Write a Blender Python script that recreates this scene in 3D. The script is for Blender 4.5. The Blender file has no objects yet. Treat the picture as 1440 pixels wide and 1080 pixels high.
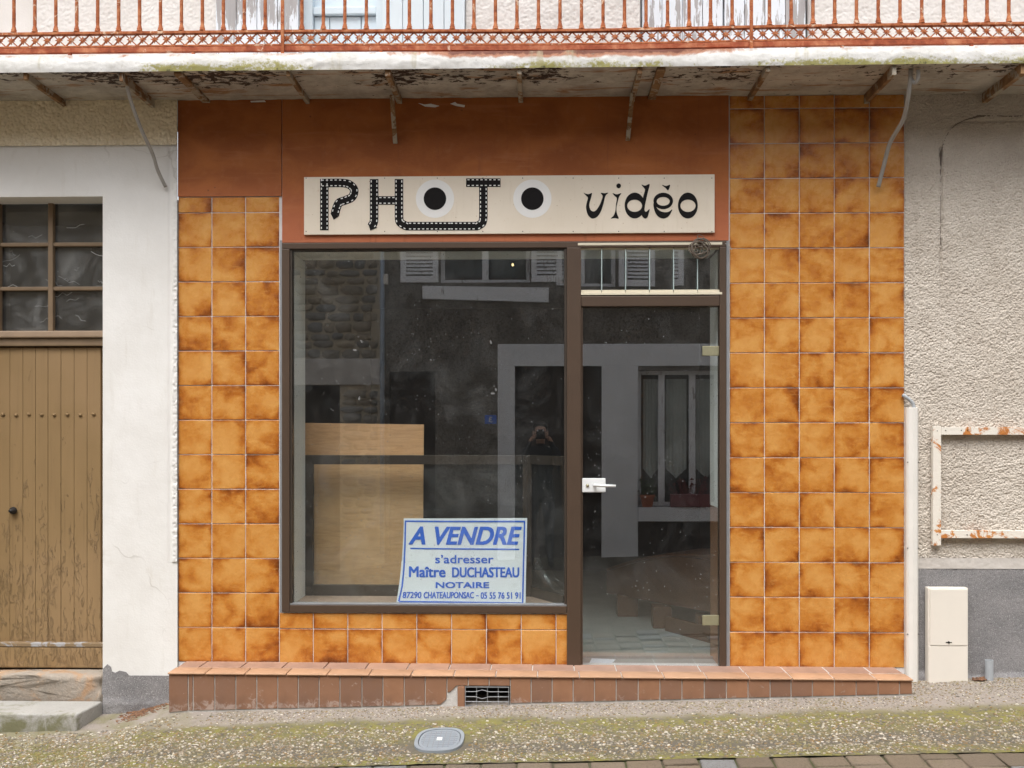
import bpy, bmesh, math, random
import numpy as np
from mathutils import Matrix, Vector
random.seed(7)
C = bpy.context.scene
COL = C.collection

# ------------------------------------------------------------------ camera, sky, sun, exposure
TH = math.radians(1.56)
CAM_Y, CAM_Z, FPX = -6.0, 1.6, 1470.0
cd = bpy.data.cameras.new('camera'); cam = bpy.data.objects.new('camera', cd); COL.objects.link(cam)
cam.location = (0, CAM_Y, CAM_Z); cam.rotation_euler = (math.pi/2, 0, TH)
cd.sensor_width = 36; cd.lens = 36*FPX/1440; cd.shift_y = 72/1440
cd.clip_start = 0.01; cd.clip_end = 1000
C.camera = cam

SUN_EL, SUN_AZ = 63.0, -14.0          # sun stands behind the photographer, a little to the left
w = bpy.data.worlds.new('World'); C.world = w; w.use_nodes = True
wn = w.node_tree.nodes; wl = w.node_tree.links
bg = wn['Background']; sky = wn.new('ShaderNodeTexSky'); sky.sky_type = 'NISHITA'; sky.sun_disc = False
sky.sun_elevation = math.radians(SUN_EL); sky.sun_rotation = math.radians(180 - SUN_AZ)
sky.air_density = 1.0; sky.dust_density = 4.0; sky.ozone_density = 1.0
hs = wn.new('ShaderNodeHueSaturation'); hs.inputs['Saturation'].default_value = 0.22
wl.new(sky.outputs[0], hs.inputs['Color']); wl.new(hs.outputs[0], bg.inputs[0])
bg.inputs[1].default_value = 0.15
sd = bpy.data.lights.new('sun', 'SUN'); sun = bpy.data.objects.new('sun', sd); COL.objects.link(sun)
sd.energy = 0.95; sd.angle = math.radians(48); sd.color = (1.0, 0.98, 0.95)
el, az = math.radians(SUN_EL), math.radians(SUN_AZ)
to_sun = Vector((math.sin(az)*math.cos(el), -math.cos(az)*math.cos(el), math.sin(el)))
sun.rotation_euler = to_sun.to_track_quat('Z', 'Y').to_euler(); sun.location = to_sun*30
C.view_settings.view_transform = 'Standard'; C.view_settings.look = 'None'
C.view_settings.exposure = 1.19; C.view_settings.gamma = 1.0
C.view_settings.use_curve_mapping = False

# ------------------------------------------------------------------ measuring: a direction of the photo meets a real plane y = Y
def P(px, py, Y=0.0):
    u = (px-720)/FPX; v = (612-py)/FPX
    t = (Y-CAM_Y)/(math.cos(TH)+u*math.sin(TH))
    return (t*(-math.sin(TH)+u*math.cos(TH)), CAM_Z+t*v)
def PX(px, Y=0.0): return P(px, 612, Y)[0]
def PZ(py, px=760, Y=0.0): return P(px, py, Y)[1]
def ss(a, b, x):
    t = np.clip((x-a)/(b-a), 0, 1); return t*t*(3-2*t)
def G(x, y):                                       # height of the sloping street
    xc = np.clip(x, -9, 9)
    return 0.131+0.030*xc+0.06*(np.clip(y, -1.3, 0.3)+0.29)-0.085*(1-ss(-2.45, -1.95, x))

# ------------------------------------------------------------------ numpy noise for real relief
def _hash(i, j, s):
    n = (i.astype(np.int64)*374761393+j.astype(np.int64)*668265263+s*982451653) & 0x7fffffff
    n = ((n ^ (n >> 13))*1274126177) & 0x7fffffff
    return ((n ^ (n >> 16)) & 0xffff)/65535.0
def vn(x, y, s=0):
    i = np.floor(x); j = np.floor(y); fx = x-i; fy = y-j
    fx = fx*fx*(3-2*fx); fy = fy*fy*(3-2*fy)
    a = _hash(i, j, s); b = _hash(i+1, j, s); c = _hash(i, j+1, s); d = _hash(i+1, j+1, s)
    return a+(b-a)*fx+(c-a)*fy+(a-b-c+d)*fx*fy
def worley(x, y, s=0):                             # rounded grains of random size, for thrown render
    i = np.floor(x); j = np.floor(y); best = np.zeros_like(x)
    for a in (-1, 0, 1):
        for b in (-1, 0, 1):
            ci, cj = i+a, j+b; px = ci+_hash(ci, cj, s); py = cj+_hash(ci, cj, s+3); r = 0.45+0.55*_hash(ci, cj, s+7)
            d = np.hypot(x-px, y-py)/r; best = np.maximum(best, r*np.sqrt(np.clip(1-d*d, 0, 1)))
    return best
def fbm(x, y, s=0, o=4):
    r = 0; k = 0.5; t = 0
    for q in range(o):
        r = r+k*vn(x*2**q, y*2**q, s+q*17); t += k; k *= 0.55
    return r/t

# ------------------------------------------------------------------ material helper
class N:
    def __init__(s, name):
        s.m = bpy.data.materials.new(name); s.m.use_nodes = True
        s.t = s.m.node_tree; s.b = s.t.nodes['Principled BSDF']; s.out = s.t.nodes['Material Output']
        s._tc = None
    def nd(s, typ, **props):
        n = s.t.nodes.new('ShaderNode'+typ)
        for k, v in props.items(): setattr(n, k, v)
        return n
    def put(s, sock, v):
        if v is None: return
        if hasattr(v, 'links') or isinstance(v, bpy.types.NodeSocket): s.t.links.new(v, sock)
        else:
            if isinstance(v, tuple) and len(v) == 3 and sock.type == 'RGBA': v = v+(1,)
            sock.default_value = v
    def co(s, scale=None, rnd=False):
        if s._tc is None: s._tc = s.nd('TexCoord').outputs['Object']
        v = s._tc
        if rnd:
            r = s.nd('ObjectInfo').outputs['Random']
            m = s.nd('VectorMath', operation='SCALE'); s.put(m.inputs[0], (37., 53., 71.)); s.put(m.inputs['Scale'], r)
            a = s.nd('VectorMath', operation='ADD'); s.put(a.inputs[0], v); s.put(a.inputs[1], m.outputs[0]); v = a.outputs[0]
        if scale:
            m = s.nd('VectorMath', operation='MULTIPLY'); s.put(m.inputs[0], v); s.put(m.inputs[1], scale); v = m.outputs[0]
        return v
    def rnd(s): return s.nd('ObjectInfo').outputs['Random']
    def isl(s): return s.nd('NewGeometry').outputs['Random Per Island']
    def noise(s, scale, detail=5, rough=0.55, dist=0, v=None):
        n = s.nd('TexNoise'); s.put(n.inputs['Vector'], v or s.co()); n.inputs['Scale'].default_value = scale
        n.inputs['Detail'].default_value = detail; n.inputs['Roughness'].default_value = rough; n.inputs['Distortion'].default_value = dist
        return n.outputs['Fac']
    def vor(s, scale, out='Distance', v=None, feature='F1'):
        n = s.nd('TexVoronoi', feature=feature); s.put(n.inputs['Vector'], v or s.co()); n.inputs['Scale'].default_value = scale
        return n.outputs[out]
    def mr(s, f, a, b, c=0., d=1.):
        n = s.nd('MapRange', interpolation_type='SMOOTHSTEP'); s.put(n.inputs[0], f)
        for k, q in zip((1, 2, 3, 4), (a, b, c, d)): n.inputs[k].default_value = q
        return n.outputs[0]
    def ma(s, op, a, b=0.0):
        n = s.nd('Math', operation=op); s.put(n.inputs[0], a); s.put(n.inputs[1], b); return n.outputs[0]
    def ramp(s, f, stops):
        n = s.nd('ValToRGB'); e = n.color_ramp.elements
        while len(e) < len(stops): e.new(0.5)
        for q, (p, c) in zip(e, stops): q.position = p; q.color = tuple(c)+(1,)
        s.put(n.inputs[0], f); return n.outputs[0]
    def mix(s, f, a, b, blend='MIX'):
        n = s.nd('Mix', data_type='RGBA', blend_type=blend)
        s.put(n.inputs[0], f); s.put(n.inputs[6], a); s.put(n.inputs[7], b); return n.outputs[2]
    def sep(s, axis, v=None):
        n = s.nd('SeparateXYZ'); s.put(n.inputs[0], v or s.co()); return n.outputs[axis]
    def bump(s, h, strength=0.5, dist=0.01, nrm=None):
        n = s.nd('Bump'); n.inputs['Strength'].default_value = strength; n.inputs['Distance'].default_value = dist
        s.put(n.inputs['Height'], h)
        if nrm: s.put(n.inputs['Normal'], nrm)
        return n.outputs[0]
    def set(s, col=None, rough=None, nrm=None, metal=None, spec=None, coat=None):
        for k, v in (('Base Color', col), ('Roughness', rough), ('Normal', nrm), ('Metallic', metal), ('Specular IOR Level', spec), ('Coat Weight', coat)):
            s.put(s.b.inputs[k], v)
        return s.m

def simple(name, col, rough=0.6, metal=0, var=0.15, scale=12, bump=0.0, bscale=60):
    n = N(name); f = n.noise(scale)
    c = n.mix(f, tuple(q*(1-var) for q in col), tuple(min(1, q*(1+var)) for q in col))
    nr = n.bump(n.noise(bscale), bump, 0.004) if bump else None
    return n.set(c, rough, nr, metal)

MT = {}
# glazed amber tile: cloudy brown mottling, darker towards the edges of each tile (print of the glaze)
n = N('amber_tile')
lx = n.ma('ABSOLUTE', n.sep(0)); lz = n.ma('ABSOLUTE', n.sep(2))
e = n.ma('POWER', n.ma('MULTIPLY', n.ma('MAXIMUM', lx, lz), 10.2), 5.0)
cl = n.noise(7.0, 4, 0.52, 0.5, n.co((1, 1, 1.25), rnd=True)); cl2 = n.noise(24, 5, 0.6, 0.3, n.co(rnd=True))
an = n.ma('MULTIPLY', n.rnd(), 71.0)
gd = n.ma('ADD', n.ma('MULTIPLY', n.sep(0), n.ma('COSINE', an)), n.ma('MULTIPLY', n.sep(2), n.ma('SINE', an)))      # each tile browns off towards one side
k = n.ma('ADD', n.ma('ADD', n.ma('ADD', n.ma('MULTIPLY', cl, 1.30), n.ma('MULTIPLY', gd, 1.15)), n.ma('MULTIPLY', cl2, 0.34)), n.ma('MULTIPLY', n.ma('MULTIPLY', e, 0.42), n.mr(n.noise(6.5, 2, v=n.co(rnd=True)), 0.36, 0.62)))
k = n.ma('ADD', k, n.ma('MULTIPLY', n.ma('SUBTRACT', n.rnd(), 0.5), 0.12))
c = n.ramp(n.mr(k, 0.50, 1.68), [(0.0, (0.58, 0.285, 0.075)), (0.25, (0.49, 0.195, 0.034)), (0.48, (0.375, 0.118, 0.015)), (0.70, (0.225, 0.058, 0.007)), (1.0, (0.10, 0.026, 0.004))])
st = n.noise(55, 5, 0.62, 0.6, n.co((0.35, 1, 1.2), rnd=True)); c = n.mix(n.mr(st, 0.52, 0.72, 0, 0.38), c, (0.66, 0.36, 0.11))
gr = n.noise(160, 4, v=n.co((1, 1, 0.35), rnd=True))
c = n.mix(n.mr(gr, 0.60, 0.78, 0, 0.35), c, (0.25, 0.085, 0.014))
sp = n.vor(42, v=n.co(rnd=True)); c = n.mix(n.mr(sp, 0.015, 0.035, 0.5, 0), c, (0.7, 0.6, 0.45))
MT['tile'] = n.set(c, n.mr(n.noise(30), 0.3, 0.7, 0.20, 0.36), n.bump(n.noise(18), 0.06, 0.01), spec=0.5)
n = N('grout'); MT['grout'] = n.set(n.mix(n.noise(25), (0.58, 0.54, 0.53), (0.74, 0.71, 0.71)), 0.9, n.bump(n.noise(200), 0.4, 0.003))
# painted fascia
n = N('fascia_paint')
a = n.noise(3.0, 6, 0.6, 0.5, n.co((1, 1, 1.7))); b = n.noise(14, 6, 0.65)
c = n.mix(n.mr(a, 0.3, 0.7), (0.27, 0.076, 0.016), (0.385, 0.122, 0.028))
c = n.mix(n.mr(b, 0.5, 0.75, 0, 0.35), c, (0.40, 0.155, 0.065))
c = n.mix(n.mr(n.sep(2), PZ(335), PZ(230), 0.55, 0), c, (0.46, 0.14, 0.075))      # lighter and pinker low down
c = n.mix(n.mr(n.vor(9), 0.03, 0.06, 0.7, 0), c, (0.12, 0.04, 0.02))
c = n.mix(n.mr(n.noise(70, 3), 0.70, 0.78, 0, 0.6), c, (0.16, 0.05, 0.02))
dr = n.noise(22, 5, 0.65, 0.2, n.co((1, 1, 0.06))); c = n.mix(n.mr(dr, 0.56, 0.74, 0, 0.40), c, (0.20, 0.062, 0.024)); c = n.mix(n.mr(n.noise(16, 5, 0.6, 0.3, n.co((0.12, 1, 1.3))), 0.56, 0.72, 0, 0.35), c, (0.44, 0.165, 0.07))
MT['fascia'] = n.set(c, 0.62, n.bump(n.noise(60, 5, v=n.co((1, 1, 3))), 0.18, 0.006), spec=0.3)
# white painted render
def render_paint(name, c0, c1, dirt, dscale=2.2):
    n = N(name)
    c = n.mix(n.mr(n.noise(3.0, 6, 0.6), 0.3, 0.7), c0, c1)
    c = n.mix(n.mr(n.noise(26, 5, 0.6, 0, n.co((1, 1, 0.12))), 0.55, 0.85, 0, 0.30), c, dirt)
    c = n.mix(n.mr(n.noise(dscale, 7, 0.7, 1.2), 0.58, 0.8, 0, 0.5), c, dirt)
    c = n.mix(n.mr(n.noise(150, 2), 0.72, 0.80, 0, 0.5), c, dirt)
    wv = n.nd('VectorMath', operation='ADD'); n.put(wv.inputs[0], n.co()); nz_ = n.nd('TexNoise'); n.put(nz_.inputs['Vector'], n.co()); nz_.inputs['Scale'].default_value = 6.0; sc_ = n.nd('VectorMath', operation='SCALE'); n.put(sc_.inputs[0], nz_.outputs['Color']); sc_.inputs['Scale'].default_value = 0.22; n.put(wv.inputs[1], sc_.outputs[0])
    cr = n.vor(1.25, v=wv.outputs[0], feature='DISTANCE_TO_EDGE'); c = n.mix(n.ma('MULTIPLY', n.mr(cr, 0.0015, 0.007, 1, 0), n.mr(n.noise(2.3, 3), 0.48, 0.6, 0, 0.30)), c, tuple(q*0.6 for q in dirt))
    return n.set(c, 0.85, n.bump(n.noise(90, 6, 0.6), 0.22, 0.006, n.bump(n.noise(9, 3), 0.15, 0.02)), spec=0.2)
MT['white_wall'] = render_paint('white_wall_paint', (0.75, 0.735, 0.71), (0.69, 0.67, 0.64), (0.50, 0.45, 0.38))
MT['upper_wall'] = render_paint('upper_wall_paint', (0.70, 0.685, 0.66), (0.64, 0.62, 0.59), (0.48, 0.42, 0.35))
def roughcast(name, c0, c1, pit):
    n = N(name)
    c = n.mix(n.mr(n.noise(4, 6, 0.65), 0.35, 0.68), c0, c1)
    c = n.mix(n.mr(n.noise(18, 5, 0.65, 0.3, n.co((1, 1, 0.10))), 0.54, 0.78, 0, 0.45), c, tuple((a+b)/2 for a, b in zip(c1, pit)))
    c = n.mix(n.mr(n.noise(240, 2), 0.6, 0.7, 0, 0.5), c, tuple(min(1, q*1.25) for q in c0))
    c = n.mix(n.mr(n.noise(120, 4, 0.6), 0.52, 0.72, 0, 0.6), c, pit)
    return n.set(c, 0.95, n.bump(n.noise(210, 4, 0.6), 0.5, 0.004), spec=0.15)
MT['roughcast'] = roughcast('beige_roughcast', (0.60, 0.54, 0.47), (0.51, 0.45, 0.385), (0.36, 0.295, 0.225))
MT['roughcast_cream'] = roughcast('cream_roughcast', (0.86, 0.76, 0.58), (0.79, 0.69, 0.51), (0.60, 0.49, 0.33))
n = N('grey_plinth')
c = n.mix(n.mr(n.noise(5, 6), 0.3, 0.7), (0.235, 0.225, 0.225), (0.17, 0.165, 0.168))
c = n.mix(n.mr(n.noise(190, 3), 0.52, 0.68), c, (0.36, 0.345, 0.34)); c = n.mix(n.mr(n.noise(130, 3, v=n.co((1.3, 1, 1.3))), 0.6, 0.7), c, (0.07, 0.068, 0.07))
MT['plinth'] = n.set(c, 0.9, n.bump(n.noise(180, 4), 0.6, 0.005))
MT['band'] = render_paint('pale_band', (0.58, 0.54, 0.50), (0.50, 0.46, 0.42), (0.36, 0.32, 0.28))
# metals and paints
def rust(name, hi, mid, lo, paint=None, amount=0.0, sc=30):
    n = N(name); v = n.co(rnd=True)
    f = n.noise(sc, 6, 0.65, 0.4, v); g = n.noise(sc*4, 4, 0.6, 0, v)
    c = n.ramp(f, [(0.28, lo), (0.48, mid), (0.72, hi)])
    c = n.mix(n.mr(g, 0.6, 0.75, 0, 0.6), c, lo)
    if paint:
        c = n.mix(n.mr(n.noise(sc*0.6, 6, 0.7, 0.8, v), 0.5-amount*0.3, 0.56-amount*0.3, 0, 1), c, paint)
    return n.set(c, 0.85, n.bump(n.noise(sc*5, 5, 0.65, 0, v), 0.6, 0.003), spec=0.25)
MT['rust'] = rust('rusty_iron', (0.50, 0.225, 0.105), (0.34, 0.10, 0.038), (0.15, 0.042, 0.02), (0.58, 0.40, 0.28), -0.28)
MT['rust_bar'] = rust('dark_rusty_bar', (0.50, 0.21, 0.11), (0.31, 0.078, 0.035), (0.15, 0.034, 0.018), (0.55, 0.38, 0.28), -0.38, 14)
MT['bracket'] = rust('rusty_painted_bracket', (0.32, 0.20, 0.10), (0.21, 0.115, 0.055), (0.11, 0.06, 0.035), (0.34, 0.30, 0.24), 0.04, 13)
MT['rust_frame'] = rust('rust_streaked_white_paint', (0.60, 0.28, 0.09), (0.50, 0.19, 0.05), (0.28, 0.10, 0.03), (0.72, 0.67, 0.59), 0.33, 9)
MT['bronze'] = simple('bronze_aluminium', (0.085, 0.055, 0.037), 0.42, 0.25, 0.12, 8, 0.05)
MT['bronze_dark'] = simple('dark_bronze_aluminium', (0.055, 0.042, 0.032), 0.42, 0.2, 0.12, 8)
MT['cream_pvc'] = simple('cream_louvre_rail', (0.66, 0.60, 0.46), 0.45, 0, 0.08, 20)
MT['zinc'] = simple('dull_zinc', (0.27, 0.275, 0.285), 0.5, 0.4, 0.2, 20, 0.1)
MT['grey_conduit'] = simple('grey_conduit', (0.33, 0.315, 0.295), 0.55, 0, 0.2, 14, 0.1)
MT['white_metal'] = simple('white_lacquer', (0.70, 0.71, 0.71), 0.35, 0, 0.05, 20)
MT['hinge'] = simple('olive_brass', (0.33, 0.31, 0.20), 0.4, 0.4, 0.2, 30)
MT['meter'] = simple('cream_plastic', (0.72, 0.665, 0.59), 0.45, 0, 0.06, 6, 0.06, 120)
MT['pvc_white'] = simple('ivory_trunking', (0.73, 0.70, 0.65), 0.45, 0, 0.1, 5, 0.05)
MT['pvc_grey'] = simple('grey_plastic_pipe', (0.36, 0.38, 0.40), 0.5, 0, 0.15, 20)
MT['iron_black'] = simple('black_iron', (0.03, 0.027, 0.025), 0.5, 0.5, 0.3, 30)
MT['wire'] = simple('dirty_wire', (0.14, 0.11, 0.085), 0.6, 0.2, 0.4, 60)
MT['black'] = simple('black_paint', (0.012, 0.011, 0.011), 0.6, 0, 0.2, 40); MT['black'].node_tree.nodes['Principled BSDF'].inputs['Specular IOR Level'].default_value = 0.08
MT['dark_void'] = simple('dark_cavity', (0.012, 0.011, 0.010), 0.95, 0, 0.3, 20)
MT['white_vinyl'] = simple('white_vinyl', (0.74, 0.73, 0.71), 0.5, 0, 0.04, 20)
# sign board: cream enamel with rusty specks
n = N('sign_enamel')
c = n.mix(n.mr(n.noise(3, 6), 0.3, 0.7), (0.74, 0.66, 0.55), (0.68, 0.60, 0.49))
c = n.mix(n.mr(n.noise(50, 5, 0.6, 0, n.co((1, 1, 0.08))), 0.55, 0.8, 0, 0.22), c, (0.50, 0.40, 0.29))
c = n.mix(n.mr(n.vor(26), 0.03, 0.09, 0.75, 0), c, (0.34, 0.20, 0.10))
c = n.mix(n.mr(n.noise(34, 6, 0.7, 1), 0.62, 0.74, 0, 0.45), c, (0.50, 0.31, 0.16))
MT['sign'] = n.set(c, 0.5, spec=0.3)
n = N('notice_board'); MT['notice'] = n.set(n.mix(n.noise(4), (0.80, 0.84, 0.87), (0.84, 0.87, 0.88)), 0.4)
MT['blue'] = simple('blue_print', (0.035, 0.15, 0.68), 0.5, 0, 0.1, 30)
# slab edge: white paint, moss along the lower edge, rust from the upper
n = N('slab_edge_paint')
zz = n.sep(2); zt, zb = PZ(72, 720, -.49), PZ(95.5, 720, -.49)
hgt = n.mr(zz, zb, zt)
c = n.mix(n.mr(n.noise(4, 7, 0.7), 0.35, 0.65), (0.69, 0.68, 0.66), (0.56, 0.545, 0.51))
xw = n.sep(0)                                     # moss has taken hold in three stretches of the edge
pt1 = n.ma('MULTIPLY', n.mr(xw, -2.25, -1.95), n.mr(xw, -0.9, -1.4)); pt2 = n.ma('MULTIPLY', n.mr(xw, 1.0, 1.5), n.mr(xw, 4.0, 3.5)); pt3 = n.ma('MULTIPLY', n.mr(xw, -0.7, -0.2), n.mr(xw, 0.9, 0.5, 0, 0.75))
pm = n.ma('SUBTRACT', n.ma('MULTIPLY', n.ma('ADD', n.ma('ADD', pt1, pt2), pt3), 0.30), 0.22)
mo = n.ma('ADD', n.ma('ADD', n.noise(2.6, 7, 0.72, 0.8, n.co((1, 1, 2))), pm), n.ma('MULTIPLY', n.ma('SUBTRACT', 0.5, hgt), 0.36))
fine = n.noise(60, 5, 0.7)
mo = n.ma('ADD', mo, n.ma('MULTIPLY', n.ma('SUBTRACT', fine, 0.5), 0.5))
c = n.mix(n.mr(mo, 0.58, 0.74, 0, 0.9), c, n.mix(fine, (0.17, 0.17, 0.02), (0.38, 0.33, 0.07)))
c = n.mix(n.mr(mo, 0.80, 0.88, 0, 0.9), c, (0.06, 0.06, 0.03))
xx = n.sep(0)
mid = n.ma('MULTIPLY', n.mr(xx, -1.2, 0.0), n.mr(xx, 1.3, 0.6))
ru = n.ma('ADD', n.ma('MULTIPLY', hgt, 0.5), n.ma('ADD', n.ma('MULTIPLY', n.noise(7, 6, 0.7, 0.5), 0.5), n.ma('MULTIPLY', mid, 0.24)))
c = n.mix(n.mr(ru, 0.74, 0.86, 0, 0.9), c, (0.34, 0.12, 0.045)); c = n.mix(n.mr(ru, 0.88, 0.95, 0, 0.9), c, (0.12, 0.03, 0.015))
st = n.noise(13, 4, 0.6, 0, n.co((1, 1, 0.1))); c = n.mix(n.mr(st, 0.60, 0.76, 0, 0.6), c, (0.38, 0.34, 0.22)); c = n.mix(n.mr(n.noise(45, 5, 0.7), 0.60, 0.72, 0, 0.5), c, (0.30, 0.26, 0.19))
MT['slab'] = n.set(c, 0.75, n.bump(n.noise(60, 6), 0.3, 0.006))
# soffit: old grey paint flaking off rusty plates
n = N('flaking_soffit')
c = n.mix(n.mr(n.noise(6, 7, 0.7), 0.35, 0.65), (0.50, 0.465, 0.41), (0.33, 0.30, 0.26))
yy = n.sep(1)
fr = n.mr(yy, -0.10, -0.34)
fl = n.ma('ADD', n.noise(26, 6, 0.7, 0.4, n.co((0.6, 1, 1))), n.ma('MULTIPLY', fr, n.mr(n.noise(1.8, 3), 0.36, 0.64, -0.01, 0.185)))
rs = n.noise(7, 6, 0.7, 0.3, n.co((0.35, 2.2, 1)))
c = n.mix(n.mr(rs, 0.54, 0.64, 0, 0.85), c, (0.27, 0.125, 0.04))
c = n.mix(n.mr(fl, 0.655, 0.675), c, n.mix(n.noise(40), (0.014, 0.011, 0.009), (0.06, 0.026, 0.016)))
MT['soffit'] = n.set(c, 0.9, n.bump(fl, 0.6, 0.01))
# step tiles
def clay(name, c0, c1, dirt, stain=False):
    n = N(name); v = n.co(rnd=True)
    c = n.mix(n.rnd(), c0, c1); c = n.mix(n.mr(n.noise(16, 5, v=v), 0.3, 0.75, 0, 0.5), c, tuple(q*0.72 for q in c0))
    c = n.mix(n.mr(n.noise(35, 6, 0.7, 0.6, v), 0.62, 0.74, 0, 0.42), c, dirt)
    if stain:                                       # lime bloom creeping up from the foot
        lo = n.mr(n.sep(2), -0.02, -0.075, 0, 0.2); c = n.mix(n.mr(n.ma('ADD', n.noise(24, 6, 0.7, 0.8, v), lo), 0.62, 0.76, 0, 0.6), c, dirt)
    c = n.mix(n.ma('MULTIPLY', n.mr(n.noise(3.0, 4), 0.5, 0.7), 0.4), c, tuple(q*0.55 for q in c1))
    return n.set(c, 0.62, n.bump(n.noise(60, 5, v=v), 0.2, 0.004), spec=0.3)
MT['riser'] = clay('brown_clay_tile', (0.31, 0.155, 0.085), (0.195, 0.11, 0.075), (0.46, 0.38, 0.33), True)
MT['nosing'] = clay('orange_clay_tile', (0.46, 0.275, 0.165), (0.37, 0.215, 0.13), (0.62, 0.50, 0.39))
MT['tread'] = clay('pink_clay_tile', (0.385, 0.235, 0.165), (0.315, 0.20, 0.155), (0.58, 0.50, 0.46))
n = N('mortar'); MT['mortar'] = n.set(n.mix(n.noise(40, 5), (0.44, 0.42, 0.39), (0.60, 0.58, 0.55)), 0.95, n.bump(n.noise(120, 5), 0.7, 0.006))
# old brown door paint, blistered
n = N('blistered_brown_paint'); v = n.co(rnd=True)
c = n.mix(n.noise(4, 6, v=n.co((3, 1, 0.5))), (0.215, 0.138, 0.062), (0.275, 0.178, 0.082))
zz = n.sep(2)
low = n.mr(zz, 1.9, 0.25, -0.02, 0.20)
pe = n.ma('ADD', n.ma('ADD', n.noise(26, 6, 0.65, 1.0, n.co((1.5, 1, 0.42))), n.ma('MULTIPLY', n.ma('SUBTRACT', n.noise(9, 3, v=n.co((1.5, 1, 0.35))), 0.5), 0.55)), low)
pe2 = n.noise(90, 4, 0.6, 0.8, n.co((1, 1, 0.5)))
c = n.mix(n.mr(pe, 0.70, 0.73, 0, 0.45), c, (0.29, 0.19, 0.092))
c = n.mix(n.mr(n.noise(50, 5, 0.6, 0.3, n.co((1, 1, 0.03))), 0.5, 0.75, 0, 0.35), c, (0.15, 0.095, 0.045))
c = n.mix(n.mr(n.noise(1.4, 3), 0.4, 0.65, 0, 0.4), c, (0.33, 0.215, 0.115))
rim = n.ma('MULTIPLY', n.mr(pe, 0.715, 0.735), n.mr(pe, 0.775, 0.75)); c = n.mix(n.ma('MULTIPLY', rim, 0.22), c, (0.10, 0.064, 0.033))  # blister rims: shading of the relief put into the colour as a darker brown
MT['door_paint'] = n.set(c, 0.6, n.bump(n.ma('ADD', n.mr(pe, 0.69, 0.78), n.ma('MULTIPLY', pe2, 0.15)), 0.8, 0.005), spec=0.3)
MT['door_frame'] = simple('brown_frame_paint', (0.20, 0.135, 0.078), 0.6, 0, 0.25, 9, 0.25, 90)
MT['door_rail'] = simple('faded_brown_rail', (0.32, 0.225, 0.15), 0.65, 0, 0.25, 9, 0.25, 90)
n = N('pale_flashing'); MT['iron_grey'] = n.set(n.mix(n.mr(n.noise(9, 6, 0.7, 0.6), 0.44, 0.52), (0.34, 0.335, 0.34), (0.22, 0.15, 0.08)), 0.7, n.bump(n.noise(40, 5), 0.4, 0.006))
# stone step / threshold
n = N('sandstone')
c = n.ramp(n.noise(5, 7, 0.65, 0.7), [(0.3, (0.30, 0.27, 0.23)), (0.50, (0.33, 0.275, 0.22)), (0.60, (0.40, 0.25, 0.145)), (0.74, (0.38, 0.31, 0.26))])
c = n.mix(n.mr(n.noise(60, 4), 0.62, 0.75, 0, 0.6), c, (0.14, 0.12, 0.10))
MT['sandstone'] = n.set(c, 0.95, n.bump(n.noise(40, 6, 0.65), 0.7, 0.012))
n = N('mossy_stone')
c = n.mix(n.noise(9, 7, 0.65), (0.40, 0.385, 0.36), (0.30, 0.29, 0.265))
mo = n.ma('ADD', n.noise(6, 7, 0.7, 0.5), n.mr(n.sep(1), -0.16, -0.34, 0, 0.17)); c = n.mix(n.mr(mo, 0.52, 0.72, 0, 0.8), c, (0.12, 0.115, 0.035))
c = n.mix(n.mr(n.noise(120, 3), 0.6, 0.7, 0, 0.5), c, (0.15, 0.14, 0.12))
MT['mossy_stone'] = n.set(c, 0.95, n.bump(n.noise(50, 6), 0.5, 0.008))
# pavement mortar, moss band, paler strip along the wall
n = N('pavement_mortar')
y = n.sep(1)
c = n.mix(n.noise(30, 5), (0.085, 0.073, 0.055), (0.145, 0.125, 0.095))
wob = n.ma('MULTIPLY', n.ma('SUBTRACT', n.noise(2.5, 5, 0.6), 0.5), 0.30); yw = n.ma('ADD', y, wob)
pale = n.mix(n.noise(120, 4), (0.175, 0.15, 0.128), (0.35, 0.305, 0.265))
c = n.mix(n.mr(yw, -0.58, -0.46), c, pale)
mb = n.ma('MULTIPLY', n.mr(yw, -0.95, -0.70), n.mr(yw, -0.44, -0.60)); mb2 = n.ma('MULTIPLY', n.mr(yw, -1.20, -1.1), n.mr(yw, -0.98, -1.08))
mm = n.ma('MULTIPLY', n.ma('ADD', mb, mb2), n.mr(n.noise(13, 6, 0.7), 0.36, 0.6, 0.15, 0.95))
c = n.mix(mm, c, n.mix(n.noise(60), (0.13, 0.125, 0.025), (0.25, 0.22, 0.058)))
c = n.mix(n.ma('MULTIPLY', n.mr(n.sep(0), -1.3, -2.4), n.mr(n.noise(6, 6), 0.4, 0.6, 0, 0.6)), c, (0.15, 0.14, 0.045))
MT['pavement'] = n.set(c, 0.95, n.bump(n.noise(140, 5), 0.7, 0.006))
n = N('pebbles')
r = n.isl()
c = n.ramp(r, [(0, (0.31, 0.26, 0.19)), (0.22, (0.20, 0.155, 0.095)), (0.36, (0.26, 0.16, 0.06)), (0.5, (0.12, 0.105, 0.085)), (0.66, (0.17, 0.15, 0.122)), (0.84, (0.35, 0.31, 0.25)), (0.97, (0.60, 0.55, 0.47))])
c = n.mix(n.mr(n.noise(10, 6, 0.7), 0.45, 0.7, 0, 0.7), c, (0.20, 0.175, 0.05))
MT['pebbles'] = n.set(c, 0.7)
n = N('paver_stone'); v = n.co(rnd=True)
c = n.ramp(n.rnd(), [(0, (0.165, 0.125, 0.083)), (0.45, (0.125, 0.096, 0.067)), (0.78, (0.19, 0.147, 0.103)), (0.82, (0.15, 0.147, 0.145)), (1, (0.18, 0.177, 0.175))])
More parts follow.
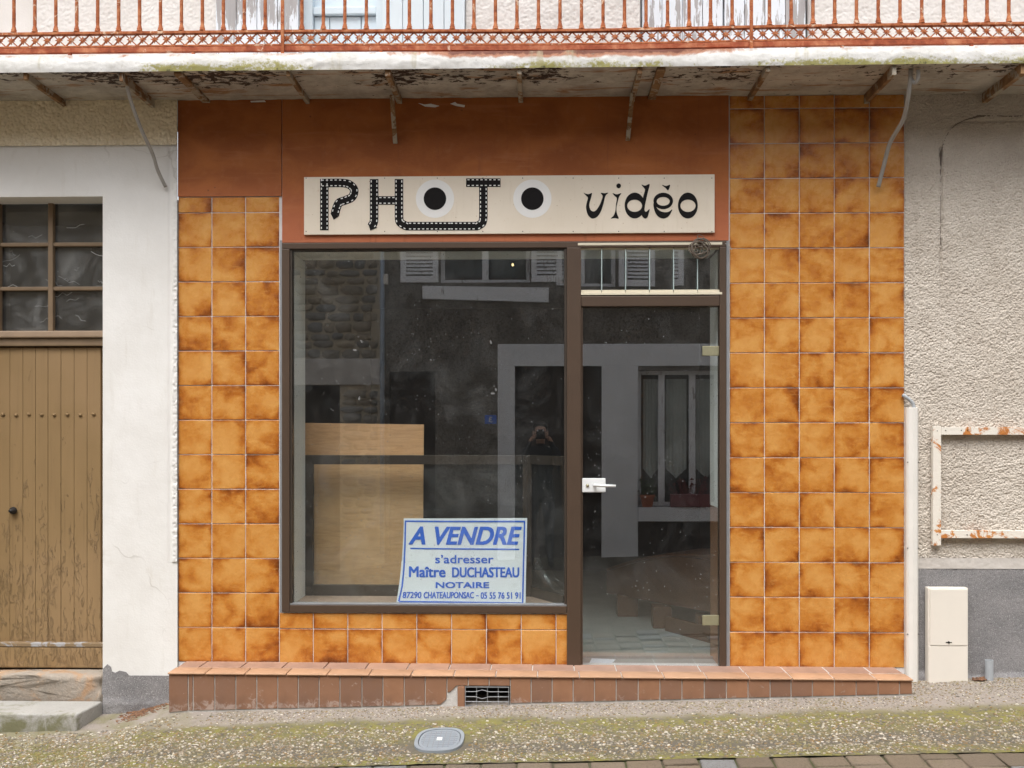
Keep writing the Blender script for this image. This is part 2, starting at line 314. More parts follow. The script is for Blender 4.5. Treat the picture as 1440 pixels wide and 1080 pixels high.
c = n.mix(n.mr(n.noise(110, 4, v=v), 0.5, 0.7, 0, 0.65), c, (0.08, 0.065, 0.045)); c = n.mix(n.mr(n.noise(16, 6, 0.7, v=v), 0.55, 0.75, 0, 0.55), c, (0.10, 0.09, 0.035))
MT['paver'] = n.set(c, 0.9, n.bump(n.noise(90, 5, v=v), 0.7, 0.006))
n = N('street_setts')
br = n.nd('TexBrick'); n.put(br.inputs['Vector'], n.co()); br.inputs['Scale'].default_value = 3.0
c = n.mix(n.noise(6), (0.11, 0.088, 0.063), (0.155, 0.128, 0.095)); c = n.mix(br.outputs['Fac'], c, (0.07, 0.065, 0.035))
MT['street'] = n.set(c, 0.9, n.bump(n.ma('ADD', n.noise(60, 5), n.ma('MULTIPLY', br.outputs['Fac'], -1.0)), 0.6, 0.01))
n = N('joint_soil'); MT['joint'] = n.set(n.mix(n.mr(n.noise(9, 5), 0.35, 0.65), (0.055, 0.06, 0.018), (0.09, 0.075, 0.05)), 1.0, n.bump(n.noise(150, 4), 0.8, 0.006))
n = N('leaf_litter'); MT['litter'] = n.set(n.mix(n.isl(), (0.10, 0.05, 0.03), (0.24, 0.12, 0.06)), 0.9)
# glass with real dust and specks
def glass(name, ior=1.9, dust=0.03, specks=1.0, tint=(0.97, 0.992, 0.985)):
    n = N(name); t = n.t
    tr = n.nd('BsdfTransparent'); tr.inputs[0].default_value = tint+(1,)
    gl = n.nd('BsdfGlossy'); gl.inputs['Roughness'].default_value = 0.0; gl.inputs[0].default_value = (0.95, 0.97, 1, 1)
    df = n.nd('BsdfDiffuse'); df.inputs[0].default_value = (0.55, 0.56, 0.56, 1)
    ge = n.nd('NewGeometry'); dt = n.nd('VectorMath', operation='DOT_PRODUCT'); t.links.new(ge.outputs['Normal'], dt.inputs[0]); t.links.new(ge.outputs['Incoming'], dt.inputs[1])
    f0 = ((ior-1)/(ior+1))**2                      # same reflectance at both faces of the pane
    fr = n.ma('ADD', n.ma('MULTIPLY', n.ma('POWER', n.ma('SUBTRACT', 1.0, n.ma('ABSOLUTE', dt.outputs['Value'])), 5.0), 1-f0), f0)
    m1 = n.nd('MixShader'); t.links.new(fr, m1.inputs[0]); t.links.new(tr.outputs[0], m1.inputs[1]); t.links.new(gl.outputs[0], m1.inputs[2])
    film = n.mr(n.noise(3.5, 7, 0.7, 1.0), 0.42, 0.85, dust*0.3, dust*3.0)
    dots = n.ma('MULTIPLY', n.mr(n.vor(42, v=n.co((1, 1, 0.55))), 0.045, 0.10, 0.75*specks, 0), n.mr(n.noise(4, 5, 0.7), 0.42, 0.58))
    f = n.ma('MINIMUM', n.ma('ADD', film, dots), 0.9)
    m2 = n.nd('MixShader'); t.links.new(f, m2.inputs[0]); t.links.new(m1.outputs[0], m2.inputs[1]); t.links.new(df.outputs[0], m2.inputs[2])
    t.links.new(m2.outputs[0], n.out.inputs['Surface']); t.nodes.remove(n.b); return n.m
MT['glass'] = glass('shop_glass', 2.1, 0.018, 1.0)
MT['door_glass'] = glass('dusty_door_glass', 2.15, 0.014, 1.3)
MT['inner_glass'] = glass('inner_glass', 1.4, 0.02, 0.4)
MT['louvre_glass'] = glass('louvre_glass', 2.2, 0.03, 0.4)
MT['dirty_glass'] = glass('cobwebbed_glass', 1.6, 0.11, 0.5, (0.75, 0.75, 0.73))
MT['glass_edge'] = simple('cut_glass_edge', (0.45, 0.55, 0.54), 0.3)
# interior
n = N('plywood')
g = n.noise(7, 6, 0.6, 2.5, n.co((0.5, 1, 3.2)))
c = n.mix(n.mr(g, 0.35, 0.7), (0.82, 0.47, 0.235), (0.70, 0.38, 0.175)); c = n.mix(n.mr(n.noise(90, 3, v=n.co((0.1, 1, 1))), 0.5, 0.8, 0, 0.3), c, (0.42, 0.25, 0.12))
MT['plywood'] = n.set(c, 0.6)
MT['reveal'] = simple('off_white_reveal', (0.88, 0.90, 0.87), 0.7, 0, 0.06, 5)
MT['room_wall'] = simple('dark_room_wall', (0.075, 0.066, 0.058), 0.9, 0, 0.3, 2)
MT['room_floor'] = simple('grey_floor', (0.26, 0.275, 0.265), 0.7, 0, 0.25, 5, 0.1)
MT['sill'] = simple('pinkish_sill', (0.40, 0.29, 0.22), 0.7, 0, 0.3, 60)
MT['brown_wood'] = simple('brown_varnished_wood', (0.10, 0.045, 0.022), 0.45, 0, 0.35, 8, 0.1)
MT['wood_panel'] = simple('orange_brown_panel', (0.30, 0.15, 0.07), 0.55, 0, 0.25, 8)
MT['paper'] = simple('paper', (0.62, 0.66, 0.74), 0.8, 0, 0.15, 40)
n = N('clear_plastic'); t = n.t
tr = n.nd('BsdfTransparent'); gl = n.nd('BsdfGlossy'); gl.inputs['Roughness'].default_value = 0.2; mx = n.nd('MixShader'); mx.inputs[0].default_value = 0.22
t.links.new(tr.outputs[0], mx.inputs[1]); t.links.new(gl.outputs[0], mx.inputs[2]); t.links.new(mx.outputs[0], n.out.inputs['Surface']); MT['plastic'] = n.m
# shutters
def flaky(name, p, wood, amt):
    n = N(name); v = n.co((1, 1, 0.10), rnd=True)
    f = n.ma('ADD', n.noise(34, 6, 0.7, 0.3, v), n.ma('MULTIPLY', n.mr(n.noise(5, 4), 0.3, 0.7, -0.5, 0.5), 0.16))
    c = n.mix(n.mr(f, amt, amt+0.03), p, n.mix(n.noise(60, v=v), wood, tuple(q*0.7 for q in wood)))
    return n.set(c, 0.8, n.bump(f, 0.4, 0.004))
MT['opp_shutter'] = flaky('opposite_white_shutter', (0.80, 0.80, 0.82), (0.42, 0.40, 0.38), 0.60); MT['opp_trim'] = flaky('opposite_flaking_trim', (0.84, 0.84, 0.86), (0.45, 0.43, 0.41), 0.63)
MT['shutter_flaky'] = flaky('flaking_pale_shutter', (0.68, 0.73, 0.78), (0.42, 0.41, 0.41), 0.50)
MT['shutter_blue'] = flaky('pale_blue_shutter', (0.63, 0.72, 0.77), (0.40, 0.42, 0.44), 0.66)
MT['blue_door'] = simple('pale_blue_door', (0.57, 0.66, 0.72), 0.6, 0, 0.06, 4, 0.05)
# opposite side of the street
n = N('grey_brown_roughcast')
c = n.mix(n.mr(n.noise(2.2, 6, 0.65), 0.35, 0.65), (0.28, 0.25, 0.215), (0.185, 0.16, 0.135)); c = n.mix(n.mr(n.noise(42, 4, 0.65), 0.45, 0.68, 0, 0.8), c, (0.07, 0.058, 0.047)); c = n.mix(n.mr(n.noise(10, 5, 0.65, 0.3, n.co((1, 1, 0.12))), 0.55, 0.75, 0, 0.5), c, (0.10, 0.088, 0.075))
MT['opp_rough'] = n.set(c, 0.95, n.bump(n.noise(48, 5, 0.65), 1.0, 0.02), spec=0.15)
MT['opp_white'] = render_paint('opposite_white_trim', (0.84, 0.84, 0.86), (0.78, 0.78, 0.80), (0.5, 0.49, 0.48))
n = N('field_stone')
c = n.ramp(n.rnd(), [(0, (0.42, 0.345, 0.25)), (0.4, (0.33, 0.28, 0.215)), (0.7, (0.25, 0.24, 0.225)), (1, (0.50, 0.41, 0.29))]); c = n.mix(n.mr(n.noise(12, 6, v=n.co(rnd=True)), 0.4, 0.7, 0, 0.5), c, (0.13, 0.12, 0.10))
MT['field_stone'] = n.set(c, 0.95, n.bump(n.noise(30, 6), 0.7, 0.02))
n = N('lime_mortar'); MT['lime'] = n.set(n.mix(n.noise(9, 6), (0.52, 0.44, 0.32), (0.42, 0.35, 0.26)), 0.95, n.bump(n.noise(40, 6), 0.7, 0.012))
MT['opp_dark'] = simple('dark_brown_boards', (0.045, 0.032, 0.025), 0.7, 0, 0.3, 6)
MT['pipe_blue'] = simple('blue_grey_pipe', (0.36, 0.42, 0.50), 0.5, 0.2, 0.1, 8)
MT['terracotta'] = simple('terracotta', (0.42, 0.13, 0.06), 0.8, 0, 0.2, 12)
MT['plum'] = simple('plum_plastic', (0.20, 0.055, 0.06), 0.5, 0, 0.1, 12)
MT['leaf'] = simple('potted_leaf', (0.06, 0.09, 0.03), 0.6, 0, 0.3, 20)
MT['red_leaf'] = simple('reddish_leaf', (0.22, 0.05, 0.05), 0.6, 0, 0.3, 20)
MT['curtain'] = simple('net_curtain', (0.50, 0.50, 0.48), 0.9, 0, 0.1, 6)
MT['roof'] = simple('brown_roof_tiles', (0.20, 0.10, 0.06), 0.85, 0, 0.3, 5, 0.3)
MT['skin'] = simple('skin', (0.52, 0.30, 0.21), 0.5, 0, 0.05, 20)
MT['jacket'] = simple('dark_jacket', (0.025, 0.027, 0.034), 0.85, 0, 0.2, 20, 0.2)
MT['trousers'] = simple('dark_trousers', (0.03, 0.032, 0.045), 0.85, 0, 0.2, 20, 0.2)
MT['hair'] = simple('dark_hair', (0.035, 0.025, 0.018), 0.6, 0, 0.3, 60)
MT['tape'] = simple('old_tape', (0.17, 0.17, 0.165), 0.7)
n = N('lamp_glow'); n.b.inputs['Emission Color'].default_value = (1, 0.72, 0.30, 1); n.b.inputs['Emission Strength'].default_value = 4; MT['glow'] = n.m

# ------------------------------------------------------------------ mesh helpers
class MB:
    def __init__(s): s.v = []; s.f = []
    def add(s, vs, fs):
        o = len(s.v); s.v += [tuple(q) for q in vs]; s.f += [tuple(i+o for i in f) for f in fs]; return s
    def box(s, x0, x1, y0, y1, z0, z1):
        return s.add([(x0,y0,z0),(x1,y0,z0),(x1,y1,z0),(x0,y1,z0),(x0,y0,z1),(x1,y0,z1),(x1,y1,z1),(x0,y1,z1)],
                     [(0,3,2,1),(4,5,6,7),(0,1,5,4),(1,2,6,5),(2,3,7,6),(3,0,4,7)])
    def prism(s, pts, y0, y1):                    # outline in x,z, extruded along y
        k = len(pts)
        return s.add([(x,y0,z) for x,z in pts]+[(x,y1,z) for x,z in pts],
                     [tuple(range(k)), tuple(range(2*k-1,k-1,-1))]+[(i,i+k,(i+1)%k+k,(i+1)%k) for i in range(k)])
    def bar(s, a, b, wx, wy, up=(0,0,1)):         # rectangular bar from a to b
        a = Vector(a); b = Vector(b); d = (b-a).normalized(); sx = d.cross(Vector(up)).normalized(); sy = sx.cross(d)
        vs = [p+sx*i*wx/2+sy*j*wy/2 for p in (a,b) for i,j in ((-1,-1),(1,-1),(1,1),(-1,1))]
        return s.add(vs, [(3,2,1,0),(4,5,6,7),(0,1,5,4),(1,2,6,5),(2,3,7,6),(3,0,4,7)])
    def tube(s, path, r, k=8, flat=1.0):
        path = [Vector(p) for p in path]; rings = []
        up = Vector((0.3,1,0.2)).normalized()
        rr = r if isinstance(r, (list, tuple)) else [r]*len(path)
        for i, p in enumerate(path):
            d = (path[min(i+1,len(path)-1)]-path[max(i-1,0)]).normalized()
            sx = d.cross(up)
            if sx.length < 1e-4: sx = d.cross(Vector((1,0,0)))
            sx.normalize(); sy = sx.cross(d)
            rings.append([p+(sx*math.cos(2*math.pi*j/k)+sy*flat*math.sin(2*math.pi*j/k))*rr[i] for j in range(k)])
        vs = [q for g in rings for q in g]; fs = []
        for i in range(len(path)-1):
            for j in range(k): fs.append((i*k+j,i*k+(j+1)%k,(i+1)*k+(j+1)%k,(i+1)*k+j))
        fs += [tuple(range(k-1,-1,-1)), tuple((len(path)-1)*k+j for j in range(k))]
        return s.add(vs, fs)
    def lathe(s, prof, c=(0,0,0), k=12, axis='z'):
        vs = []; fs = []
        for r, h in prof:
            for j in range(k):
                a = 2*math.pi*j/k; p = (r*math.cos(a), r*math.sin(a), h)
                if axis == 'y': p = (p[0], p[2], p[1])
                vs.append((c[0]+p[0], c[1]+p[1], c[2]+p[2]))
        for i in range(len(prof)-1):
            for j in range(k): fs.append((i*k+j,i*k+(j+1)%k,(i+1)*k+(j+1)%k,(i+1)*k+j))
        fs += [tuple(range(k-1,-1,-1)), tuple((len(prof)-1)*k+j for j in range(k))]
        return s.add(vs, fs)
    def mesh(s, name, bevel=0, smooth=False, seg=2):
        me = bpy.data.meshes.new(name); me.from_pydata(s.v, [], s.f); me.update()
        bm = bmesh.new(); bm.from_mesh(me)
        bmesh.ops.recalc_face_normals(bm, faces=bm.faces)
        if bevel: bmesh.ops.bevel(bm, geom=[e for e in bm.edges if e.calc_face_angle(0) > 0.5], offset=bevel, segments=seg, affect='EDGES', profile=0.6, clamp_overlap=True)
        if smooth:
            for f in bm.faces: f.smooth = True
        bm.to_mesh(me); bm.free(); return me
    def build(s, name, mt, parent=None, bevel=0, smooth=False, loc=(0,0,0), seg=2):
        return link(name, s.mesh(name, bevel, smooth, seg), mt, parent, loc)
WORLD = {}
def link(name, me, mt, parent=None, loc=(0,0,0), rot=(0,0,0)):
    o = bpy.data.objects.new(name, me); COL.objects.link(o)
    if mt is not None and me is not None and not me.materials: me.materials.append(MT[mt] if isinstance(mt, str) else mt)
    o.location = loc; o.rotation_euler = rot
    m = Matrix.LocRotScale(Vector(loc), o.rotation_euler, None)
    if parent is not None:
        o.parent = parent; o.matrix_parent_inverse = WORLD[parent.name].inverted()
    WORLD[o.name] = m
    return o
def tag(o, label=None, cat=None, group=None, kind=None):
    for k, v in (('label', label), ('category', cat), ('group', group), ('kind', kind)):
        if v: o[k] = v
    return o
def thing(name, label, cat, loc=(0,0,0), group=None):
    o = bpy.data.objects.new(name, None); COL.objects.link(o); o.location = loc; o.empty_display_size = 0.1
    WORLD[o.name] = Matrix.Translation(loc); return tag(o, label, cat, group)
def np_mesh(name, co, quads):
    me = bpy.data.meshes.new(name); nv = len(co); nf = len(quads); k = quads.shape[1]
    me.vertices.add(nv); me.vertices.foreach_set('co', co.astype(np.float32).ravel())
    me.loops.add(nf*k); me.loops.foreach_set('vertex_index', quads.astype(np.int32).ravel())
    me.polygons.add(nf); me.polygons.foreach_set('loop_start', np.arange(0, nf*k, k, dtype=np.int32))
    me.update(calc_edges=True); me.polygons.foreach_set('use_smooth', np.ones(nf, dtype=bool)); me.update(); return me
def relief(name, x0, x1, z0, z1, step, fun, mt, parent, ground=False):   # finely gridded surface with real relief
    nx = max(2, int((x1-x0)/step)+1); nz = max(2, int((z1-z0)/step)+1)
    X, Z = np.meshgrid(np.linspace(x0, x1, nx), np.linspace(z0, z1, nz))
    x = X.ravel(); z = Z.ravel(); h = fun(x, z)
    co = np.stack([x, z, h], 1) if ground else np.stack([x, h, z], 1)
    i = np.arange(nx-1)[None]+nx*np.arange(nz-1)[:, None]; i = i.ravel()
    q = np.stack([i, i+1, i+1+nx, i+nx], 1)
    return link(name, np_mesh(name, co, q), mt, parent)
def holed(mb, x0, x1, z0, z1, y, holes, depth, sgn=1):                  # wall front with openings; reveals run depth behind
    xs = sorted({x0, x1, *[h[0] for h in holes], *[h[1] for h in holes]}); zs = sorted({z0, z1, *[h[2] for h in holes], *[h[3] for h in holes]})
    xs = [q for q in xs if x0 <= q <= x1]; zs = [q for q in zs if z0 <= q <= z1]
    inh = lambda cx, cz: any(h[0] < cx < h[1] and h[2] < cz < h[3] for h in holes)
    for a, b in zip(xs, xs[1:]):
        for c, d in zip(zs, zs[1:]):
            if not inh((a+b)/2, (c+d)/2): mb.add([(a,y,c),(b,y,c),(b,y,d),(a,y,d)], [(0,1,2,3)])
    for h in holes:
        a, b, c, d = h[:4]; e = y+sgn*depth
        mb.add([(a,y,c),(a,y,d),(a,e,d),(a,e,c)], [(0,1,2,3)]); mb.add([(b,y,c),(b,y,d),(b,e,d),(b,e,c)], [(0,1,2,3)])
        mb.add([(a,y,d),(b,y,d),(b,e,d),(a,e,d)], [(0,1,2,3)]); mb.add([(a,y,c),(b,y,c),(b,e,c),(a,e,c)], [(0,1,2,3)])
    mb.add([(x0,y,z0),(x1,y,z0),(x1,y+sgn*.6,z0),(x0,y+sgn*.6,z0)], [(0,1,2,3)])
    return mb

# ================================================================== THE SETTING: street, pavement, setts
def zone(xs, ys, fun, name, mt):
    X, Y = np.meshgrid(np.array(xs, float), np.array(ys, float)); x = X.ravel(); y = Y.ravel()
    co = np.stack([x, y, fun(x, y)], 1); nx = len(xs)
    i = (np.arange(nx-1)[None]+nx*np.arange(len(ys)-1)[:, None]).ravel()
    return link(name, np_mesh(name, co, np.stack([i, i+1, i+1+nx, i+nx], 1)), mt)
street = zone([-150, -40, -9, -6, -4, -3, -2.45, -2.2, -1.95, -1, 0, 1, 2, 3, 4, 6, 9, 40, 150], [-150, -40, -8, -3, -1.9, -1.3, 0.3, 0.8, 40, 150],
              lambda x, y: G(x, y)-0.035, 'street', 'street'); tag(street, kind='structure')
def pave_h(x, y):
    h = 0.010*(fbm(x*9, y*9, 3)-0.5)+0.005*(fbm(x*55, y*55, 5, 3)-0.5)
    h += 0.016*ss(-2.35, -1.95, x)*ss(-0.10, 0.0, y)*0
    h -= 0.006*np.exp(-((x+1.98-0.55*(y+0.7))/0.006)**2)*(y < -0.3)       # old joint that runs across the pavement
    return G(x, y)+h
pav = relief('pavement', -3.5, 3.5, -1.135, 0.03, 0.011, pave_h, 'pavement', None, ground=True); tag(pav, kind='structure')
PAVE_X = 3.5
for nm, a, b in (('pavement', -9, -3.5), ('pavement', 3.5, 9)):
    o = zone([a, b], [-1.135, -0.5, 0.03], G, nm, 'pavement'); tag(o, kind='structure')
# pebbles showing in the worn concrete
ico = bmesh.new(); bmesh.ops.create_icosphere(ico, subdivisions=1, radius=1.0); ico.verts.ensure_lookup_table()
iv = np.array([v.co[:] for v in ico.verts]); iff = np.array([[v.index for v in f.verts] for f in ico.faces]); ico.free()
rg = np.random.default_rng(4)
def scatter(n, x0, x1, y0, y1, r0, r1, dens, zf, flat=0.6):
    x = rg.uniform(x0, x1, n); y = rg.uniform(y0, y1, n); keep = rg.random(n) < dens(x, y); x = x[keep]; y = y[keep]; n = len(x)
    r = r0+(r1-r0)*rg.random(n)**1.6; a = rg.uniform(0, 6.28, n)
    s = np.stack([r*rg.uniform(0.8, 1.35, n), r*rg.uniform(0.65, 1.0, n), r*flat*rg.uniform(0.7, 1.1, n)], 1)
    v = iv[None]*s[:, None]*(1+0.18*(rg.random((n, len(iv), 1))-0.5))
    ca, sa = np.cos(a)[:, None], np.sin(a)[:, None]
    vx = v[..., 0]*ca-v[..., 1]*sa+x[:, None]; vy = v[..., 0]*sa+v[..., 1]*ca+y[:, None]; vz = v[..., 2]+(zf(x, y)+r*0.08)[:, None]
    co = np.stack([vx, vy, vz], -1).reshape(-1, 3); f = (iff[None]+len(iv)*np.arange(n)[:, None, None]).reshape(-1, 3)
    return co, f
def in_cover(x, y): return ((x+0.50)/0.15)**4+((y+0.82)/0.19)**4 < 1
def dens(x, y):
    d = 0.10+0.90*ss(-0.50, -0.74, y+0.16*(fbm(x*2.5, y*2.5, 9)-0.5))
    d *= 0.55+0.6*ss(0.40, 0.60, fbm(x*4, y*7, 21)); d = np.maximum(d, 0.75*ss(-1.85, -2.2, x)*ss(-.28, -.45, y)); d *= np.where(in_cover(x, y), 0, 1)
    return d
co, f = scatter(52000, -3.4, 3.4, -1.12, -0.30, 0.0038, 0.0095, dens, pave_h)
peb = link('pebbles', np_mesh('pebbles', co, f), 'pebbles'); tag(peb, kind='stuff')
def dens2(x, y): return np.where((x > 2.02), ss(-0.55, -0.02, y), 0.65*ss(-0.58, -0.36, y)*(y < -0.30))
co, f = scatter(26000, -1.8, 3.3, -0.5, -0.01, 0.0025, 0.0065, dens2, pave_h)
gr = link('gravel', np_mesh('gravel', co, f), 'pebbles'); tag(gr, kind='stuff')
# leaf litter in the corner beside the stone step
def dens3(x, y): return np.exp(-((x+2.28)/0.09)**2-((y+0.06+0.9*(x+2.28)*0)/0.10)**2)+0.6*np.exp(-((y+0.03)/0.025)**2)*(x < -2.0)*(x > -2.35)
co, f = scatter(2600, -2.45, -1.95, -0.28, -0.01, 0.005, 0.013, dens3, pave_h, 0.3)
lt = link('leaf_litter', np_mesh('leaf_litter', co, f), 'litter'); tag(lt, kind='stuff')
# setts of the roadway, each one a stone
road = zone([-3.2, -2.45, -1.9, 0, 3.3], [-2.0, -1.3, -1.12], lambda x, y: G(x, y)-0.010, 'roadway', 'joint'); tag(road, kind='structure')
sett_meshes = {}
x = -3.05; ci = 0
while x < 3.2:
    y = -1.136-0.006*random.random(); wd = 0.158
    while y > -1.95:
        ln = random.choice([0.062, 0.11, 0.16, 0.16, 0.20, 0.22])
        key = (ln, random.randrange(2))
        if key not in sett_meshes:
            m = MB().box(-wd/2, wd/2, -ln/2, ln/2, -0.06, 0.0).mesh('paver', 0.009, True)
            for v in m.vertices: v.co += Vector((random.uniform(-1, 1)*0.003, random.uniform(-1, 1)*0.003, random.uniform(-1, 1)*0.0025))
            sett_meshes[key] = m
        yc = y-ln/2; z = float(G(np.array(x), np.array(yc)))+random.uniform(-0.004, 0.003)
        link('paver', sett_meshes[key], 'paver', road, (x+random.uniform(-0.003, 0.003), yc, z), (0.06+random.uniform(-.02, .02), -0.03+random.uniform(-.02, .02), random.uniform(-.015, .015)))
        y -= ln+0.010
    x += wd+0.010; ci += 1

# ================================================================== THE HOUSE ROUND THE SHOP
ZS = PZ(137)                                       # underside of the balcony
XL, XR = PX(250.5), PX(1272)                       # edges of the tiled shopfront
house = thing('townhouse', 'white and beige rendered townhouse with brown plank door around the tiled shop', 'house', (0, 0.3, 0))
# upper storey
u0, u1 = PX(422), PX(537); q0, q1 = PX(901), PX(1140)
mb = MB(); holed(mb, -12, 12, ZS, 7.0, 0.02, [(u0, u1, 3.62, 5.6), (q0, q1, 3.62, 5.6)], 0.25)
mb.box(-12, 12, 0.5, 0.6, ZS, 7.0)
mb.build('upper_wall', 'upper_wall', house)
def rough_fun(y0, amp, sc, seed):
    return lambda x, z: y0-amp*(0.75*worley(x*sc*.72, z*sc*.72, seed)+0.5*(fbm(x*sc, z*sc, seed, 3)-.3))-amp*0.35*vn(x*sc*0.25, z*sc*0.25, seed+5)
for a, b in ((-2.95, PX(305)-.005), (PX(654)+.005, q0-.005), (q1+.005, 2.95)):
    relief('upper_render', a, b, 3.60, 4.35, 0.006, rough_fun(0.012, 0.005, 125, 31), 'upper_wall', house)
MB().prism([(-12, 7.0), (12, 7.0), (12, 7.25), (-12, 7.25)], -0.45, 0.6).build('eaves', 'roof', house)
MB().add([(-12, -0.5, 7.25), (12, -0.5, 7.25), (12, 5, 10), (-12, 5, 10)], [(0, 1, 2, 3)]).build('roof', 'roof', house)
# French window with boards and open shutters; a second one with closed, flaking shutters
fw = MB().box(u0, u1, 0.16, 0.20, 3.62, 5.6).build('french_window', 'blue_door', house)
k = 4; pw = (u1-u0-0.10)/k
MB().box(u0, u0+0.05, 0.10, 0.158, 3.62, 5.6).build('jamb', 'blue_door', fw); MB().box(u1-0.05, u1, 0.10, 0.158, 3.62, 5.6).build('jamb', 'blue_door', fw)
for i in range(k): MB().box(u0+0.05+i*pw+.002, u0+0.05+(i+1)*pw-.002, 0.14, 0.158, 3.66, 4.07).build('board', 'blue_door', fw, 0.004)
MB().box(u0+0.05, u1-0.05, 0.115, 0.155, 4.075, 4.12).build('rail', 'blue_door', fw, 0.006)
def shutter(x0, x1, y, mt):
    s = MB().box(x0, x1, y+0.024, y+0.034, 3.645, 5.6).build('shutter', mt, house)
    k = 4; pw = (x1-x0)/k
    for i in range(k): MB().box(x0+i*pw+.0015, x0+(i+1)*pw-.0015, y, y+0.0235, 3.645, 5.6).build('board', mt, s, 0.003, loc=(0, 0, 0))
shutter(PX(305), PX(422)-.005, -0.025, 'shutter_flaky'); shutter(u1+.005, PX(654), -0.025, 'shutter_blue')
qm = (q0+q1)/2
shutter(q0+.012, qm-.004, 0.06, 'shutter_flaky'); shutter(qm+.004, q1-.012, 0.06, 'shutter_flaky')
# ground floor left: white pier round the door
dx0, dx1 = PX(-72, 0), PX(145.5, 0); dz1 = PZ(277, 100)
mb = MB(); holed(mb, -12, XL, -0.6, ZS, -0.010, [(dx0, dx1, -0.6, dz1)], 0.19); mb.build('white_wall', 'white_wall', house)
relief('roughcast_band', -3.2, XL, PZ(206, 100), ZS, 0.0042, rough_fun(-0.012, 0.011, 105, 11), 'roughcast_cream', house)
# moulding strip at the pier's edge
def strip_fun(x, z):
    r = (x-PX(237))/(XL-PX(237)); g = np.exp(-((r-0.25)/0.13)**2)
    return -0.014+0.006*g+0.007*np.clip((fbm(x*140, z*90, 41, 3)-0.45)*3, 0, 1)*ss(0.2, 0.9, r)-0.004*(r > 0.45)
relief('edge_moulding', PX(237), XL-.001, PZ(790, 245), PZ(208, 245), 0.005, strip_fun, 'white_wall', house)
def plinth_fun(x, z): return -0.016-0.004*fbm(x*90, z*90, 51, 3)-0.012*ss(0.09, 0.04, z)*fbm(x*20, z*20, 52)
relief('plinth', dx1+.004, PX(238, -.02), -0.08, PZ(949, 200), 0.008, plinth_fun, 'plinth', house)
pts = [(151, 985), (143, 975), (145, 940), (151, 934), (156, 938), (157, 944), (162, 946), (168, 943), (177, 945), (181, 949), (165, 951), (156, 958), (160, 968), (152, 975)]
MB().prism([P(a, b, -.013) for a, b in pts], -0.0135, -0.009).build('bare_patch', 'plinth', house)
# the brown plank door in its recess
DY = 0.17
def DX(px): return PX(px, DY)
def DZ(py): return PZ(py, 72, DY)
door = MB().box(dx0-.05, dx1+.05, DY+.04, DY+.07, 0.0, DZ(486)).build('plank_door', 'door_paint', house)
xb = [-73, -58, -41, -23, -5, 13.7, 32, 49.8, 67.4, 85.5, 104, 122.3, 141.5]
for a, b in zip(xb, xb[1:]):
    x0, x1 = DX(a)+.0008, DX(b)-.0008
    nz = 240
    MB().box(x0, x1, DY+random.uniform(0, .002), DY+.039, 0.30, DZ(489)).build('plank', 'door_paint', door, 0.0025)
    MB().lathe([(0.007, 0.006), (0.0105, 0.004), (0.011, 0.0)], k=8, axis='y').build('stud', 'door_paint', door, 0, True, ((x0+x1)/2, DY-.006, DZ(583)+random.uniform(-.003, .003)))
MB().prism([(dx0, DZ(937)), (dx1+.02, DZ(937)), (dx1+.02, DZ(908)), (dx0, DZ(908))], DY-.045, DY+.038).build('weatherboard', 'door_paint', door, 0.008)
def flash_fun(x, z): return DY-.048+0.006*vn(x*25, z*40, 3)
MB().box(dx0, dx1+.02, DY-.047, DY-.002, DZ(907.5), DZ(902)).build('flashing', 'iron_grey', door, 0.004)
MB().lathe([(0.010, 0), (0.010, 0.02), (0.021, 0.028), (0.023, 0.04), (0.016, 0.05)], k=14, axis='y').build('door_knob', 'iron_black', door, 0, True, (DX(20), DY-.05, DZ(718)))
MB().prism([(dx0, DZ(487)), (dx1+.02, DZ(487)), (dx1+.02, DZ(476)), (dx0, DZ(476))], DY-.025, DY+.05).build('door_head', 'door_frame', house, 0.006)
MB().box(dx0, dx1+.02, DY-.045, DY+.05, DZ(475.5), DZ(466)).build('transom_rail', 'door_rail', house, 0.008)
tw = MB().box(dx0, dx1+.02, DY+.025, DY+.03, DZ(466), DZ(284)).build('transom_window', 'dirty_glass', house)
for a, b in ((-75, -69), (68.5, 75.5), (-5.5, 1)): MB().box(DX(a), DX(b), DY-.012, DY+.024, DZ(466), DZ(284)).build('glazing_bar', 'door_frame', tw, 0.005)
for py in (344, 406):
    for a, b in ((-69, -5.5), (1, 68.5), (75.5, 146)): MB().box(DX(a)+.0005, DX(b)-.0005, DY-.008, DY+.024, DZ(py+2.7), DZ(py-2.7)).build('glazing_bar', 'door_frame', tw, 0.005)
MB().box(dx0, dx1+.02, DY-.01, DY+.06, DZ(284)+.0005, DZ(277)).build('frame_head', 'door_frame', house, 0.004)
# cobwebs hang behind the transom's panes
for i in range(26):
    x0 = random.uniform(DX(-60), DX(140)); z0 = random.uniform(DZ(455), DZ(300)); L = random.uniform(.03, .13); a = random.uniform(-.6, .5)
    path = [(x0+L*t, DY+.019+.004*math.sin(5*t), z0+L*a*t+0.02*math.sin(3.1*t)*random.uniform(-1, 1)) for t in (0, .25, .5, .75, 1)]
    MB().tube(path, random.choice([.0006, .0009, .0014]), 4).build('cobweb', 'curtain', tw)
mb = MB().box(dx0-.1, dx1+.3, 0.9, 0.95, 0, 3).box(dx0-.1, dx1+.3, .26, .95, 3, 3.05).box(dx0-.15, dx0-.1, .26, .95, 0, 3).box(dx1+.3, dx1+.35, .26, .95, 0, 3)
mb.build('hallway_wall', 'room_wall', house)
